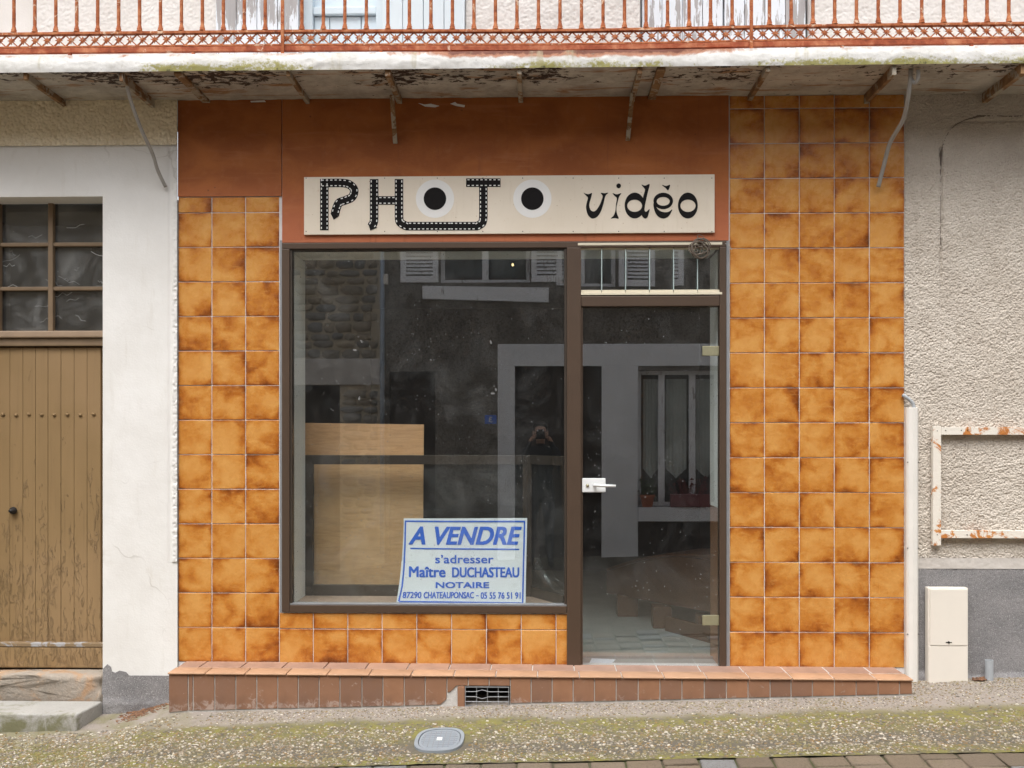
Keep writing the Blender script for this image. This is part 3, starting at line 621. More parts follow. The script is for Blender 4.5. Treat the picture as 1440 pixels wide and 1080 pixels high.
# ground floor right: beige roughcast over a grey plinth
mb = MB(); holed(mb, XR-.01, 12, -0.4, ZS, 0.022, [], 0.2); mb.build('roughcast_backing', 'roughcast', house)
zb0, zb1 = PZ(800, 1380), PZ(785, 1380)
def seam(x, z):                                    # cracked outline of an old arch, left as a groove
    ax, az = PX(1360), PZ(205, 1360); r = PX(1360)-PX(1325)
    d1 = np.where(z > az, np.abs(np.hypot(x-ax, z-az)-r)+np.where(x > ax, 9, 0), 9)
    d2 = np.where((x > ax), np.abs(z-(az+r)), 9); d3 = np.where(z <= az, np.abs(x-(ax-r)-0.004*np.sin(z*9)), 9)
    d = np.minimum(np.minimum(d1, d2), d3)+0.010*(vn(x*40, z*40, 77)-0.5)
    strong = ss(PZ(620), PZ(230), z)*(0.25+0.75*vn(x*14, z*14, 8))
    return 0.011*np.exp(-(d/0.006)**2)*strong
rf = rough_fun(0.014, 0.0088, 185, 61)
relief('roughcast_wall', XR+.003, 3.4, zb1, ZS, 0.0028, lambda x, z: rf(x, z)+seam(x, z)*1.6, 'roughcast', house)
ck = [(1448, 162), (1420, 163), (1395, 162), (1376, 163), (1358, 168), (1346, 174), (1336, 183), (1330, 194), (1326, 206), (1324, 216), (1324, 224), (1323, 250), (1324, 290), (1323, 330), (1324, 345)]
rr_ = [.0022, .003, .0022, .007, .0025, .002, .0022, .002, .003, .0065, .004, .0012, .001, .0012, .0035]
MB().tube([(PX(a), .009, PZ(b, a)) for a, b in ck], rr_, 6).build('crack', 'wire', house)
relief('pale_band', XR+.003, 3.4, zb0, zb1, 0.006, lambda x, z: 0.006-0.005*fbm(x*40, z*40, 71), 'band', house)
def pl2(x, z):
    b = PZ(955, 1380); return 0.008-0.004*fbm(x*110, z*110, 81, 3)-0.02*ss(b+.03, b-.01, z+0.06*(fbm(x*6, z*0, 4)-.5))
relief('plinth', XR+.003, 3.4, -0.1, zb0, 0.0065, pl2, 'plinth', house)
MB().box(3.401, 12, .006, .0215, -.3, zb0).build('plinth', 'plinth', house); MB().box(3.401, 12, .004, .0215, zb0+.0005, zb1).build('pale_band', 'band', house); MB().box(-12, -3.201, -.016, -.0105, PZ(206, 100), ZS-.001).build('roughcast_band', 'roughcast_cream', house)

# stone threshold and slab step before the brown door
st = thing('door_step', 'worn stone threshold with a mossy slab step under the brown plank door', 'step', (-2.7, -.2, 0))
def stone(name, x0, x1, y0, y1, z0, z1, mt, amp, rnd):
    bm = bmesh.new(); bmesh.ops.create_cube(bm, size=1.0); bmesh.ops.bevel(bm, geom=bm.edges[:], offset=rnd, segments=3, affect='EDGES')
    bm.free()
    mb = MB().box(x0, x1, y0, y1, z0, z1); me = mb.mesh(name, rnd, True, 3); bm = bmesh.new(); bm.from_mesh(me)
    bmesh.ops.triangulate(bm, faces=bm.faces[:])
    for _ in range(5):
        ed = [e for e in bm.edges if e.calc_length() > 0.035]
        if not ed: break
        bmesh.ops.subdivide_edges(bm, edges=ed, cuts=1)
    for v in bm.verts:
        d = fbm(np.array([v.co.x*9+v.co.y*5]), np.array([v.co.z*14+v.co.y*9]), 91)[0]-.5; d2 = vn(np.array([v.co.x*3.]), np.array([v.co.z*7.]), 5)[0]-.5
        v.co.y += amp*d*(0.6 if v.co.y < y0+.03 else 0); v.co.z += amp*0.5*d2
    for q in bm.faces: q.smooth = True
    bm.to_mesh(me); bm.free(); return link(name, me, mt, st)
sx1 = PX(146, -.02)
stone('threshold_stone', dx0, dx1-.004, -0.005, 0.21, 0.02, DZ(940)+.004, 'sandstone', 0.13, 0.03)
mb = MB(); zt = PZ(985, 140, 0)
top = [(-3.6, -.30), (PX(108, -.30), -.30), (PX(146, 0), -.012), (-3.6, -.012)]
mb.add([(a, b, zt-.02*0) for a, b in top]+[(a, b, zt-.13) for a, b in top], [(0, 1, 2, 3), (7, 6, 5, 4), (0, 4, 5, 1), (1, 5, 6, 2), (2, 6, 7, 3), (3, 7, 4, 0)])
mb.build('slab', 'mossy_stone', st, 0.013, True, seg=3)

# ================================================================== THE SHOPFRONT
shop = thing('shopfront', 'empty shop with amber tiled walls, red-brown fascia and brown metal window and glass door', 'shop', (0, 0.1, 0.28))
wx0, wx1 = PX(397), PX(1021); wz1 = PZ(340)
zl = PZ(937)                                       # top of the step = foot of the door
mb = MB(); holed(mb, XL, XR, -0.3, ZS, 0.0035, [(wx0, PX(800), PZ(862, 600), wz1), (PX(800), wx1, zl, wz1)], 0.10); mb.build('grout_bed', 'grout', shop)
# tiles: right field, left field, apron under the window
def tile_mesh(wd, ht, cx=0, cz=0):
    mb = MB().box(-wd/2, wd/2, 0, 0.010, -ht/2, ht/2); return mb.mesh('tile', 0.0018, False, 1)
tcache = {}
def tile(x0, x1, z0, z1, g=0.0021):
    wd, ht = round(x1-x0-2*g, 4), round(z1-z0-2*g, 4)
    if (wd, ht) not in tcache: tcache[(wd, ht)] = tile_mesh(wd, ht)
    link('tile', tcache[(wd, ht)], 'tile', shop, ((x0+x1)/2, random.uniform(-.0012, .0006), (z0+z1)/2),
         (random.uniform(-.004, .004), random.uniform(-.004, .004)*.5, random.uniform(-.004, .004)))
rx = [PX(1026)+(XR-PX(1026))*i/5 for i in range(6)]
rz1 = PZ(152, 1150); rz0 = PZ(938.5, 1150); rz = [rz1+(rz0-rz1)*i/16 for i in range(17)]
for i in range(5):
    tile(rx[i], rx[i+1], rz[0], ZS)
    for a, b in zip(rz, rz[1:]): tile(rx[i], rx[i+1], b, a)
lx = [XL+(PX(392.8)-XL)*i/3 for i in range(4)]
lz1 = PZ(299, 320); lz0 = PZ(931, 320); lz = [lz1+(lz0-lz1)*i/13 for i in range(14)]
for i in range(3):
    tile(lx[i], lx[i+1], lz1, PZ(277, 320))
    for a, b in zip(lz, lz[1:]): tile(lx[i], lx[i+1], b, a)
ax = [392.8, 440.5, 489, 537.3, 586, 635, 684, 733, 782, 801.5]
za, zb_, zc = PZ(862.5, 600), PZ(885, 600), PZ(935, 600)
for a, b in zip(ax, ax[1:]):
    tile(PX(a), PX(b), zb_, za); tile(PX(a), PX(b), zc, zb_)
# painted fascia panels
MB().box(XL, PX(396.2), -0.006, 0.003, PZ(276.3, 320), ZS).build('fascia_panel', 'fascia', shop, 0.0015)
MB().box(PX(397.2), PX(1024.5), -0.009, 0.003, wz1+.0005, ZS).build('fascia_panel', 'fascia', shop, 0.0015)
MB().box(PX(393.6), PX(396.8), -0.001, 0.003, PZ(862.3, 600), PZ(338, 395)).build('edge_strip', 'zinc', shop)
MB().box(PX(1021.2), PX(1025.4), -0.008, 0.003, zl, wz1-.001).build('edge_strip', 'zinc', shop, 0.001)
for q in ([(588, 145), (597, 147), (606, 146), (618, 149), (612, 151), (598, 150)], [(633, 146), (640, 143.5), (643, 146), (654, 148), (653, 151), (641, 149)], [(352, 142), (372, 141), (374, 143.5), (353, 144)]):
    MB().prism([P(a, b, -.02) for a, b in q], -.0215, -.0205).build('paint_flake', 'white_vinyl', shop)
# bronze frame, bar by bar
FY0, FY1 = -0.014, 0.06
def fb(a, b, c, d, y0=FY0, y1=FY1, mt='bronze', bev=0.003): return MB().box(PX(a)+.0004, PX(b)-.0004, y0, y1, PZ(d, 760)+.0004, PZ(c, 760)-.0004).build('frame_bar', mt, shop, bev)
fb(397, 408, 349, 862); fb(397, 1021, 340.3, 349); fb(408, 797, 852, 862); fb(797, 817, 349, 937.3, -0.018); fb(1011.5, 1021, 349, 937.3)
fb(817, 1011.5, 417, 431.5); fb(408, 411, 349, 852, -0.004, .05, 'bronze_dark', .001); fb(793.5, 797, 349, 852, -.004, .05, 'bronze_dark', .001); fb(411, 793.5, 349, 351, -.004, .05, 'bronze_dark', .001)
fb(408, 800, 849.5, 852, -.006, .05, 'zinc', .001)
pane = MB().box(PX(411)+.001, PX(793.5)-.001, 0.018, 0.024, PZ(849.5)+.001, PZ(351)-.001).build('window_pane', 'glass', shop)
for a, b in ((690, 481), (693, 553), (697, 548), (508, 480), (499, 492), (505, 560)):
    s = random.uniform(.5, 1.1); a_ = random.uniform(0, 6); pts = [(s*(q[0]*math.cos(a_)-q[1]*math.sin(a_)), s*(q[0]*math.sin(a_)+q[1]*math.cos(a_))) for q in ((-.012, -.004), (.002, -.007), (.013, -.002), (.005, .003), (-.010, .005))]
    x, z = P(a, b, .017); MB().prism([(x+p, z+q) for p, q in pts], 0.0168, 0.0178).build('tape_scrap', 'tape', pane)
# glass door with lock, lever and hinges
dgx0, dgx1 = PX(818), PX(1011); dgl = MB().box(dgx0, dgx1, 0.016, 0.026, zl+.004, PZ(432.5)).build('glass_door', 'door_glass', shop, 0.001)
fb(817, 819.5, 431.5, 937, -.004, .012, 'bronze', .001)
MB().box(PX(818.5), PX(851.5), -0.010, 0.0155, PZ(692), PZ(672.5)).build('lock_case', 'white_metal', dgl, 0.004)
MB().tube([P(836, 682.5, -.02)[0:1]+(-.008,)+P(836, 682.5, -.02)[1:], P(837, 682.5, -.04)[0:1]+(-.045,)+P(837, 682.5, -.04)[1:], (PX(848, -.05), -.052, PZ(683, 848, -.05)), (PX(866, -.05), -.048, PZ(683.5, 866, -.05))], [.009, .009, .0085, .0075], 10).build('lever', 'white_metal', dgl, 0, True)
MB().lathe([(0.009, 0), (0.009, .006), (0.006, .007)], k=12, axis='y').build('cylinder_lock', 'hinge', dgl, 0, True, (PX(826), -.0165, PZ(682.5)))
for a, b in ((487, 500.5), (864.5, 878.5)): MB().box(PX(988), PX(1011.3), 0.004, 0.0155, PZ(b), PZ(a)).build('hinge', 'hinge', dgl, 0.002)
# louvre light over the door: six glass blades in cream rails
lv = MB().box(PX(812.5), PX(1015), -0.016, 0.05, PZ(346), PZ(342.6)).build('louvre_window', 'cream_pvc', shop, 0.001)
MB().box(PX(812.5), PX(1015), -0.016, 0.05, PZ(415.5), PZ(412.2)).build('louvre_rail', 'cream_pvc', lv, 0.001)
le = [812.5+33.7*i for i in range(7)]
for i, (a, b) in enumerate(zip(le, le[1:])):
    tl = random.uniform(-.002, .002); x0, x1 = PX(a)+.002, PX(b)-.002
    MB().box(x0, x1, 0.001, 0.03, PZ(351.2), PZ(347)).build('clip', 'cream_pvc', lv, 0.001); MB().box(x0, x1, 0.001, 0.03, PZ(411.8), PZ(408)).build('clip', 'cream_pvc', lv, 0.001)
    MB().add([(x0, .010+tl, PZ(408)), (x1, .016, PZ(408)), (x1, .020, PZ(408)), (x0, .014+tl, PZ(408)), (x0, .010+tl, PZ(351.2)), (x1, .016, PZ(351.2)), (x1, .020, PZ(351.2)), (x0, .014+tl, PZ(351.2))],
             [(0, 3, 2, 1), (4, 5, 6, 7), (0, 1, 5, 4), (1, 2, 6, 5), (2, 3, 7, 6), (3, 0, 4, 7)]).build('louvre_pane', 'louvre_glass', lv)
    if i: MB().box(PX(a)-.0022, PX(a)+.0022, -0.001, 0.008, PZ(408), PZ(351.2)).build('pane_edge', 'glass_edge', lv)
# inside: display box, room
RX0, RX1, RY1, RZ0 = PX(400), 1.36, 4.3, zl-.006
xin = PX(409, .03)
MB().box(xin-.12, xin, 0.0615, 0.40, 0.55, PZ(351)).build('window_reveal', 'reveal', shop)
MB().box(xin-.12, PX(1011), 0.0615, 0.40, PZ(350, 600, .03), PZ(350, 600, .03)+.1).build('window_soffit', 'reveal', shop)
MB().box(xin-.1, PX(797), 0.0615, 0.43, RZ0, PZ(852.3, 600, .03)).build('window_sill', 'sill', shop, 0.002)
MB().box(PX(1012), PX(1012)+.25, 0.0615, 0.34, PZ(715, 1000), PZ(351)).build('door_reveal', 'reveal', shop)
MB().box(PX(1012)+.004, PX(1012)+.25, 0.0615, 0.36, RZ0, PZ(715, 1000)-.0006).build('door_panel', 'wood_panel', shop, 0.002)
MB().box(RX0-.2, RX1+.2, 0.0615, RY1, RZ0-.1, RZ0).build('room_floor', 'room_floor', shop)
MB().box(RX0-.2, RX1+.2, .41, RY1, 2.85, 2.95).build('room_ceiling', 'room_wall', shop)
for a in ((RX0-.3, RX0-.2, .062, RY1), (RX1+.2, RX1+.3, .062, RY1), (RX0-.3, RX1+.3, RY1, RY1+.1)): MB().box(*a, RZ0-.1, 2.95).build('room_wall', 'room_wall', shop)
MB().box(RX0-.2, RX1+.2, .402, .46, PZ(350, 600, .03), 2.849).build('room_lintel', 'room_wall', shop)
MB().box(PX(818, .3), PX(1008, .3), 0.25, 0.262, RZ0, RZ0+.016).build('mat_edge', 'zinc', shop)

# things inside the shop
sc = thing('display_screen', 'dark brown framed glass partition behind the shop window', 'partition', (-.6, .42, .62))
def sb(a, b, c, d): return MB().box(PX(a, .41), PX(b, .41), .40, .44, PZ(d, 590, .41), PZ(c, 590, .41)).build('frame_bar', 'bronze_dark', sc, .003)
sb(428, 440.5, 640, 838); sb(735, 748, 640, 838); sb(440.7, 734.8, 640, 653); sb(440.7, 734.8, 823, 838)
MB().box(PX(440.5, .41), PX(735, .41), .418, .423, PZ(823, 590, .41), PZ(653, 590, .41)).build('pane', 'inner_glass', sc)
a = Vector((PX(749, .40), .40, 0)); b = Vector((PX(794, .08), .08, 0))
z0, z1 = PZ(838, 740, .41), PZ(640, 740, .41)
for h0, h1 in ((z0, z0+.055), (z1-.055, z1)): MB().bar(a+Vector((0, 0, (h0+h1)/2)), b+Vector((0, 0, (h0+h1)/2)), .03, h1-h0).build('side_rail', 'bronze_dark', sc, .003)
mb = MB(); mb.add([tuple(a+Vector((0, 0, z0+.055))), tuple(b+Vector((0, 0, z0+.055))), tuple(b+Vector((0, 0, z1-.055))), tuple(a+Vector((0, 0, z1-.055)))], [(0, 1, 2, 3)])
bm_ = [(p[0]+.004, p[1]+.002, p[2]) for p in mb.v]; mb.add(bm_, [(3, 2, 1, 0)]); mb.build('side_pane', 'inner_glass', sc)
pl = MB(); PY = .52
q = [P(424, 820, PY), P(594, 822, PY), P(596, 597, PY+.06), P(424, 594.5, PY+.06)]
pl.add([(q[0][0], PY, q[0][1]-.03), (q[1][0], PY, q[1][1]-.03), (q[2][0], PY+.06, q[2][1]), (q[3][0], PY+.06, q[3][1])]+[(q[0][0], PY+.015, q[0][1]-.03), (q[1][0], PY+.015, q[1][1]-.03), (q[2][0], PY+.075, q[2][1]), (q[3][0], PY+.075, q[3][1])],
       [(0, 3, 2, 1), (4, 5, 6, 7), (0, 1, 5, 4), (1, 2, 6, 5), (2, 3, 7, 6), (3, 0, 4, 7)])
tag(pl.build('plywood_board', 'plywood', None, .001), 'large bare plywood sheet leaning behind the framed glass partition', 'board')
# trestle the plywood stands on, inside the room
MB().box(RX0-.1, -.3, .47, .9, RZ0, PZ(850, 590, PY)+.02).build('room_ledge', 'brown_wood', shop)
# low brown counter with a bowed apron and stub feet
ct = thing('counter', 'low dark brown wooden counter with a curved front, inside behind the glass door', 'counter', (.85, 1.3, RZ0))
pts = []
for i in range(13):
    t = i/12; x = .50+(1.12-.50)*t; y = 1.95-1.22*t; zlo = .40+.06*t; zhi = .565+.225*math.sin(min(1, t*1.12)*math.pi/2)
    pts.append((x, y, zlo, zhi))
mb = MB(); vs = []
for x, y, a, b in pts: vs += [(x, y, a), (x, y, b), (x+.03, y+.03, b), (x+.03, y+.03, a)]
fs = [(0, 1, 2, 3), tuple(48+i for i in (3, 2, 1, 0))]
for i in range(12):
    for j in range(4): fs.append((i*4+j, i*4+(j+1) % 4, i*4+4+(j+1) % 4, i*4+4+j))
mb.add(vs, fs).build('apron', 'brown_wood', ct, .002)
mb = MB(); vs = [(x, y, b+.002) for x, y, a, b in pts]+[(x+.30, y+.35, b+.002) for x, y, a, b in pts]+[(x, y, b+.024) for x, y, a, b in pts]+[(x+.30, y+.35, b+.024) for x, y, a, b in pts]
fs = []
for i in range(12): fs += [(i, i+1, 14+i, 13+i), (26+i, 39+i, 40+i, 27+i), (i, 26+i, 27+i, i+1), (13+i, 14+i, 40+i, 39+i)]
fs += [(0, 13, 39, 26), (12, 38, 51, 25)]
mb.add(vs, fs).build('top', 'brown_wood', ct, .004)
for x, y, ww in ((.64, 1.68, .15), (.84, 1.22, .13), (1.1, .86, .14)): MB().box(x-ww/2, x+ww/2, y, y+.14, RZ0, .42).build('foot', 'brown_wood', ct, .008)
mb = MB().bar((.86, 1.15, RZ0+.05), (1.16, .62, RZ0+.05), .03, .10); mb.build('base_rail', 'brown_wood', ct, .004)
x, z = P(846, 918, .16); ang = .15
mb = MB().add([(x-.075, .10, RZ0+.003), (x+.055, .09, RZ0+.006), (x+.085, .20, RZ0+.004), (x-.055, .21, RZ0+.008), (x-.075, .10, RZ0+.0045), (x+.055, .09, RZ0+.0075), (x+.085, .20, RZ0+.0055), (x-.055, .21, RZ0+.0095)],
              [(3, 2, 1, 0), (4, 5, 6, 7), (0, 1, 5, 4), (1, 2, 6, 5), (2, 3, 7, 6), (3, 0, 4, 7)])
tag(mb.build('leaflet', 'paper'), 'pale bluish leaflet lying on the floor behind the glass door', 'leaflet')
mb = MB(); vs = []; fs = []
for i in range(9):
    for j in range(9):
        u, v = i/8, j/8; vs.append((PX(752, .3)+.17*u, .36-.24*u+.02*math.sin(9*v+4*u), .66+.24*v*(1-.75*u)+.012*math.sin(13*u+7*v)))
for i in range(8):
    for j in range(8): fs.append((i*9+j, i*9+j+1, i*9+10+j, i*9+9+j))
tag(mb.add(vs, fs).build('plastic_sheet', 'plastic', None, 0, True), 'crumpled clear plastic sheet in the right corner of the shop window', 'plastic sheet')

# ================================================================== THE TILED STEP
SY = -0.29; zt = PZ(945.5, 236, SY)
step = thing('tiled_step', 'long step of brown clay tiles with an orange nosing along the foot of the shop', 'step', (0, -.15, .1))
sx0, sx1 = PX(237, SY), PX(1283, SY); vx0, vx1, vz0, vz1 = PX(655, SY), PX(716, SY), PZ(993.5, 690, SY), PZ(965.5, 690, SY)
zt = (PZ(946, 236, SY)+PZ(954, 1283, SY))/2; zt_l, zt_r = zt+.008, zt-.008
mb = MB()
for b in ((sx0+.006, vx0-.02, SY+.0035, -.0005, -.25, zt-.012), (vx1+.006, sx1-.006, SY+.0035, -.0005, -.25, zt-.012), (vx0-.02, vx1+.006, SY+.0035, -.0005, vz1+.004, zt-.012), (vx0-.02, vx1+.006, SY+.012, -.0005, -.25, vz0-.004)): mb.box(*b)
mb.build('core', 'mortar', step)
MB().box(vx0-.02, vx1+.006, -.10, -.09, vz0-.01, vz1+.01).build('cavity', 'dark_void', step)
def tz(x): return zt+.006-(x-sx0)/(sx1-sx0)*.012
jb = [237, 264.5, 271.5, 302, 331.5, 361, 390.5, 419.5, 448.7, 478, 509, 538.5, 568.5, 598, 628.5, 658.5, 687.8, 717.5, 747, 776.5, 806, 836, 866.5, 897.5, 928, 959, 990.5, 1021.5, 1052, 1083, 1112.5, 1142.5, 1173.5, 1204, 1235, 1265, 1283]
for a, b in zip(jb, jb[1:]):
    x0, x1 = PX(a, SY)+.0025, PX(b, SY)-.0025; top = tz((x0+x1)/2)-.011
    g0, g1 = float(G(np.array(x0), np.array(SY)))+.010, float(G(np.array(x1), np.array(SY)))+.010
    if 629 < b and a < 716:
        g0 = g1 = vz1+.005
    pts = [(x0, g0), (x1, g1), (x1, top), (x0, top)]
    if a == 598: pts = [(x0, g0), (x0+(x1-x0)*.70, g1), (x1, g1+.03), (x1, top), (x0, top)]
    if a == 628.5: pts = [(x0, vz1-.035), (x0+.02, vz1-.028), (x0+.05, vz1+.004), (x1, vz1+.004), (x1, top), (x0, top)]
    cx = (x0+x1)/2; cz = (g0+top)/2
    MB().prism([(p-cx, q-cz) for p, q in pts], 0, .0115).build('riser_tile', 'riser', step, .0018, False, (cx, SY-random.uniform(.001, .003), cz), 1)
# nosing and tread tiles
n0 = [PX(a, SY) for a in (236, 289, 345, 403, 460, 519, 578, 638, 697, 756, 815, 875, 934, 994, 1054, 1114, 1173, 1232, 1284)]
for a, b in zip(n0, n0[1:]):
    z = tz((a+b)/2); cx = (a+b)/2
    mb = MB().box(a+.002-cx, b-.002-cx, SY-.012, SY+.125, -.011, 0); mb.build('nosing_tile', 'nosing', step, .005, True, (cx, 0, z))
n1 = [sx0, sx0+.125]; 
while n1[-1] < sx1-.25: n1.append(n1[-1]+.235)
n1.append(sx1)
for a, b in zip(n1, n1[1:]):
    z = tz((a+b)/2); cx = (a+b)/2
    MB().box(a+.003-cx, b-.003-cx, SY+.130, -.003, -.012, -.001).build('tread_tile', 'tread', step, .002, False, (cx, 0, z), 1)
MB().box(sx0+.004, sx1-.004, SY+.02, -.001, zt-.0118, zt-.0075).build('joint_mortar', 'mortar', step)
# air vent grille, some bars bent
vent = MB().box(vx0-.004, vx0, SY-.008, SY+.012, vz0, vz1).box(vx1-.004, vx1, SY-.008, SY+.012, vz0, vz1).box(vx0, vx1-.004, SY-.008, SY+.012, vz1-.004, vz1).box(vx0, vx1-.004, SY-.008, SY+.012, vz0, vz0+.004).build('vent_grille', 'zinc', step)
MB().box(vx0-.045, vx0-.005, SY-.006, SY+.008, vz0-.012, vz1).build('vent_block', 'riser', step, .004)
for i in range(1, 4):
    x = vx0+(vx1-vx0)*i/4; MB().box(x-.002, x+.002, SY-.004, SY+.006, vz0+.004, vz1-.004).build('grille_bar', 'zinc', vent)
for i in range(1, 4):
    z = vz0+(vz1-vz0)*i/4; pth = []
    for k in range(17):
        t = k/16; bend = (-.011 if i == 2 else (.010 if i == 3 else 0))*math.exp(-((t-.38)/.09)**2); pth.append((vx0+(vx1-vx0)*t, SY-.006, z+bend))
    MB().tube(pth, .0017, 5).build('grille_bar', 'zinc', vent)
MB().box(vx0, vx1, -.2, -.095, vz0-.003, vz0+.008).build('rubble', 'mortar', step)

# ================================================================== BALCONY
BY = -0.49; bz0, bz1 = PZ(96, 720, BY), PZ(72, 720, BY)
bal = thing('balcony', 'narrow balcony slab with a mossy white edge and flaking rusty underside above the shop', 'balcony', (0, -.25, bz0))
def edge_fun(x, z):
    r = (z-bz0)/(bz1-bz0); return BY-.012*np.sin(np.clip(r, 0, 1)*np.pi)*0.5-0.006*fbm(x*18, z*40, 101)-.004*fbm(x*3, z*8, 102)
relief('slab_edge', -4.2, 4.2, bz0, bz1, .007, edge_fun, 'slab', bal)
relief('soffit', -4.2, 4.2, BY+.002, .025, .016, lambda x, y: bz0+.003+.006*(fbm(x*5, y*9, 111)-.5)+.012*ss(-.05, .02, y)*(fbm(x*14, y*3, 112)-.5), 'soffit', bal, ground=True)
MB().box(-4.2, 4.2, BY+.004, .02, bz0+.014, bz1-.003).build('slab', 'slab', bal)
brk = [(35, .022, .030), (170, .020, .045), (250, .045, .014), (405, .022, .026), (545, .030, .030), (730, .026, .030), (900, .026, .030), (930, .045, .018), (1080, .026, .026), (1258, .022, .050), (1440, .03, .05), (-110, .03, .04)]
for px, wd, dp in brk:
    x = PX(px, BY+.01)
    MB().box(x-wd/2, x+wd/2, BY+.012, 0.004, bz0-dp, bz0+.006).build('bracket', 'bracket', bal, .003)
for px, py, top in ((556, 202, 552), (882.5, 198, 889)):
    x0, z0 = P(px, py, -.012); x1 = PX(top, -.14)
    MB().bar((x0, -.016, z0), (x1, -.17, bz0-.03), .025, .012, (0, 1, 0)).build('strut', 'bracket', bal, .003)
# railing
RY = -0.445
rail = thing('balcony_railing', 'rust-red iron balcony railing with slim balusters over a lattice band', 'railing', (0, RY, bz1))
def sag(x): return -.012*math.exp(-((x-.15)/.9)**2)
def long_bar(name, py0, py1, y0, y1, mt):
    z0, z1 = PZ(py1, 720, RY), PZ(py0, 720, RY); mb = MB(); xs = np.linspace(-4.1, 4.1, 60)
    vs = []
    for x in xs:
        s = sag(x); vs += [(x, y0, z0+s), (x, y1, z0+s), (x, y1, z1+s), (x, y0, z1+s)]
    fs = [(0, 1, 2, 3), tuple(59*4+i for i in (3, 2, 1, 0))]
    for i in range(59):
        for j in range(4): fs.append((i*4+j, i*4+(j+1) % 4, i*4+4+(j+1) % 4, i*4+4+j))
    mb.add(vs, fs); return mb.build(name, mt, rail, .0015, False, seg=1)
long_bar('bottom_rail', 62.2, 69.0, RY-.012, RY+.012, 'rust_bar'); long_bar('lower_rail', 58.8, 61.6, RY-.009, RY+.009, 'rust'); long_bar('upper_rail', 39.4, 43.2, RY-.014, RY+.014, 'rust')
zb = PZ(39.4, 720, RY); H = .86
prof = [(.0165, 0), (.0165, .006), (.0125, .010), (.0145, .016), (.0115, .022), (.0105, .030), (.0085, .036), (.0095, .05), (.0085, .40), (.0095, .76), (.0115, .80), (.016, .84), (.016, H)]
bmesh_ = MB().lathe(prof, k=10).mesh('baluster', 0, True)
for po in bmesh_.polygons: po.use_smooth = True
px_list = [373-29.45*k for k in range(26)]+[424.5+30.25*k for k in range(21)]+[1082+30.6*k for k in range(25)]
for px in px_list:
    x = PX(px, RY)
    if abs(x) < 4.05: link('baluster', bmesh_, 'rust', rail, (x, RY, zb+sag(x)+.0005), (0, 0, random.uniform(0, 6)))
zc0, zc1 = PZ(58.8, 720, RY), PZ(43.2, 720, RY); hh = (zc1-zc0)/2; pt = 17.15/FPX*(RY+6); hw = pt/2
mb = MB()
for s in (-1, 1): mb.bar((-hw*.96, .0015*s, -hh*.98*s), (hw*.96, .0015*s, hh*.98*s), .0062, .0062, (0, 1, 0))
for k in range(8):
    a = math.pi*(k+.0)/4; r = .021 if k % 2 == 0 else .017
    ca, sa = math.cos(a), math.sin(a); pts = [(ca*r, sa*r), (ca*r*.5-sa*.0042, sa*r*.5+ca*.0042), (0, 0), (ca*r*.5+sa*.0042, sa*r*.5-ca*.0042)]
    mb.prism(pts, -.0075-.0004*k, -.0035)
mb.lathe([(.0065, -.0125), (.008, -.009), (.008, -.004)], k=8, axis='y')
cross = mb.mesh('lattice_cross', 0)
k0 = int(4.0/pt)
for i in range(-k0, k0+1):
    x = i*pt+.006; link('lattice_cross', cross, 'rust', rail, (x, RY, (zc0+zc1)/2+sag(x)))
for px in (398.5, 1055.5, -258, 1712):
    x = PX(px, RY); MB().box(x-.009, x+.009, RY-.024, RY-.0145, bz1-.012, zb+H).build('post', 'rust', rail, .002)
for px in (98.5, 272, 536, 720, 912, 1184, 1366):
    x = PX(px, RY); MB().box(x-.008, x+.008, RY-.010, RY+.010, bz1-.01, PZ(69, 720, RY)+sag(x)).build('stud_foot', 'rust_bar', rail, .002)
MB().box(-4.1, 4.1, RY-.022, RY+.022, zb+H-.006, zb+H+.02).build('handrail', 'rust', rail, .006)

# hanging grey conduits at either side of the balcony
def path_smooth(pts, n=6):
    out = []; p = [pts[0]]+pts+[pts[-1]]
    for i in range(1, len(p)-2):
        for k in range(n):
            t = k/n; out.append(tuple(0.5*((2*p[i][j])+(-p[i-1][j]+p[i+1][j])*t+(2*p[i-1][j]-5*p[i][j]+4*p[i+1][j]-p[i+2][j])*t*t+(-p[i-1][j]+3*p[i][j]-3*p[i+1][j]+p[i+2][j])*t**3) for j in range(3)))
    out.append(tuple(pts[-1])); return out
def conduit(name, px, ys, label, hook):
    pts = [(PX(a, y), y, PZ(b, a, y)) for (a, b), y in zip(px, ys)]
    root = MB().tube(path_smooth(pts), .0115, 8, .7).build(name, 'grey_conduit', None, 0, True); tag(root, label, 'conduit', 'grey conduits hanging from the balcony')
    hp = [(PX(a, y), y, PZ(b, a, y)) for (a, b), y in zip(hook, (-.44, -.43, -.41, -.40))]
    MB().tube(path_smooth(hp), .010, 8, .7).build('hook', 'grey_conduit', root, 0, True)
conduit('hanging_conduit', [(178, 96), (180, 128), (197, 178), (214, 215), (222, 240), (233, 263)], (-.42, -.38, -.25, -.14, -.08, -.03), 'grey bent conduit hanging down from the balcony over the white pier', [(170, 96), (169, 108), (174, 114), (179, 108)])
conduit('hanging_conduit', [(1281, 97), (1278, 130), (1270, 168), (1252, 200), (1243, 232), (1235, 263)], (-.42, -.38, -.27, -.15, -.08, -.03), 'grey bent conduit hanging down from the balcony over the amber tiles', [(1291, 98), (1291, 110), (1286, 117), (1281, 109)])

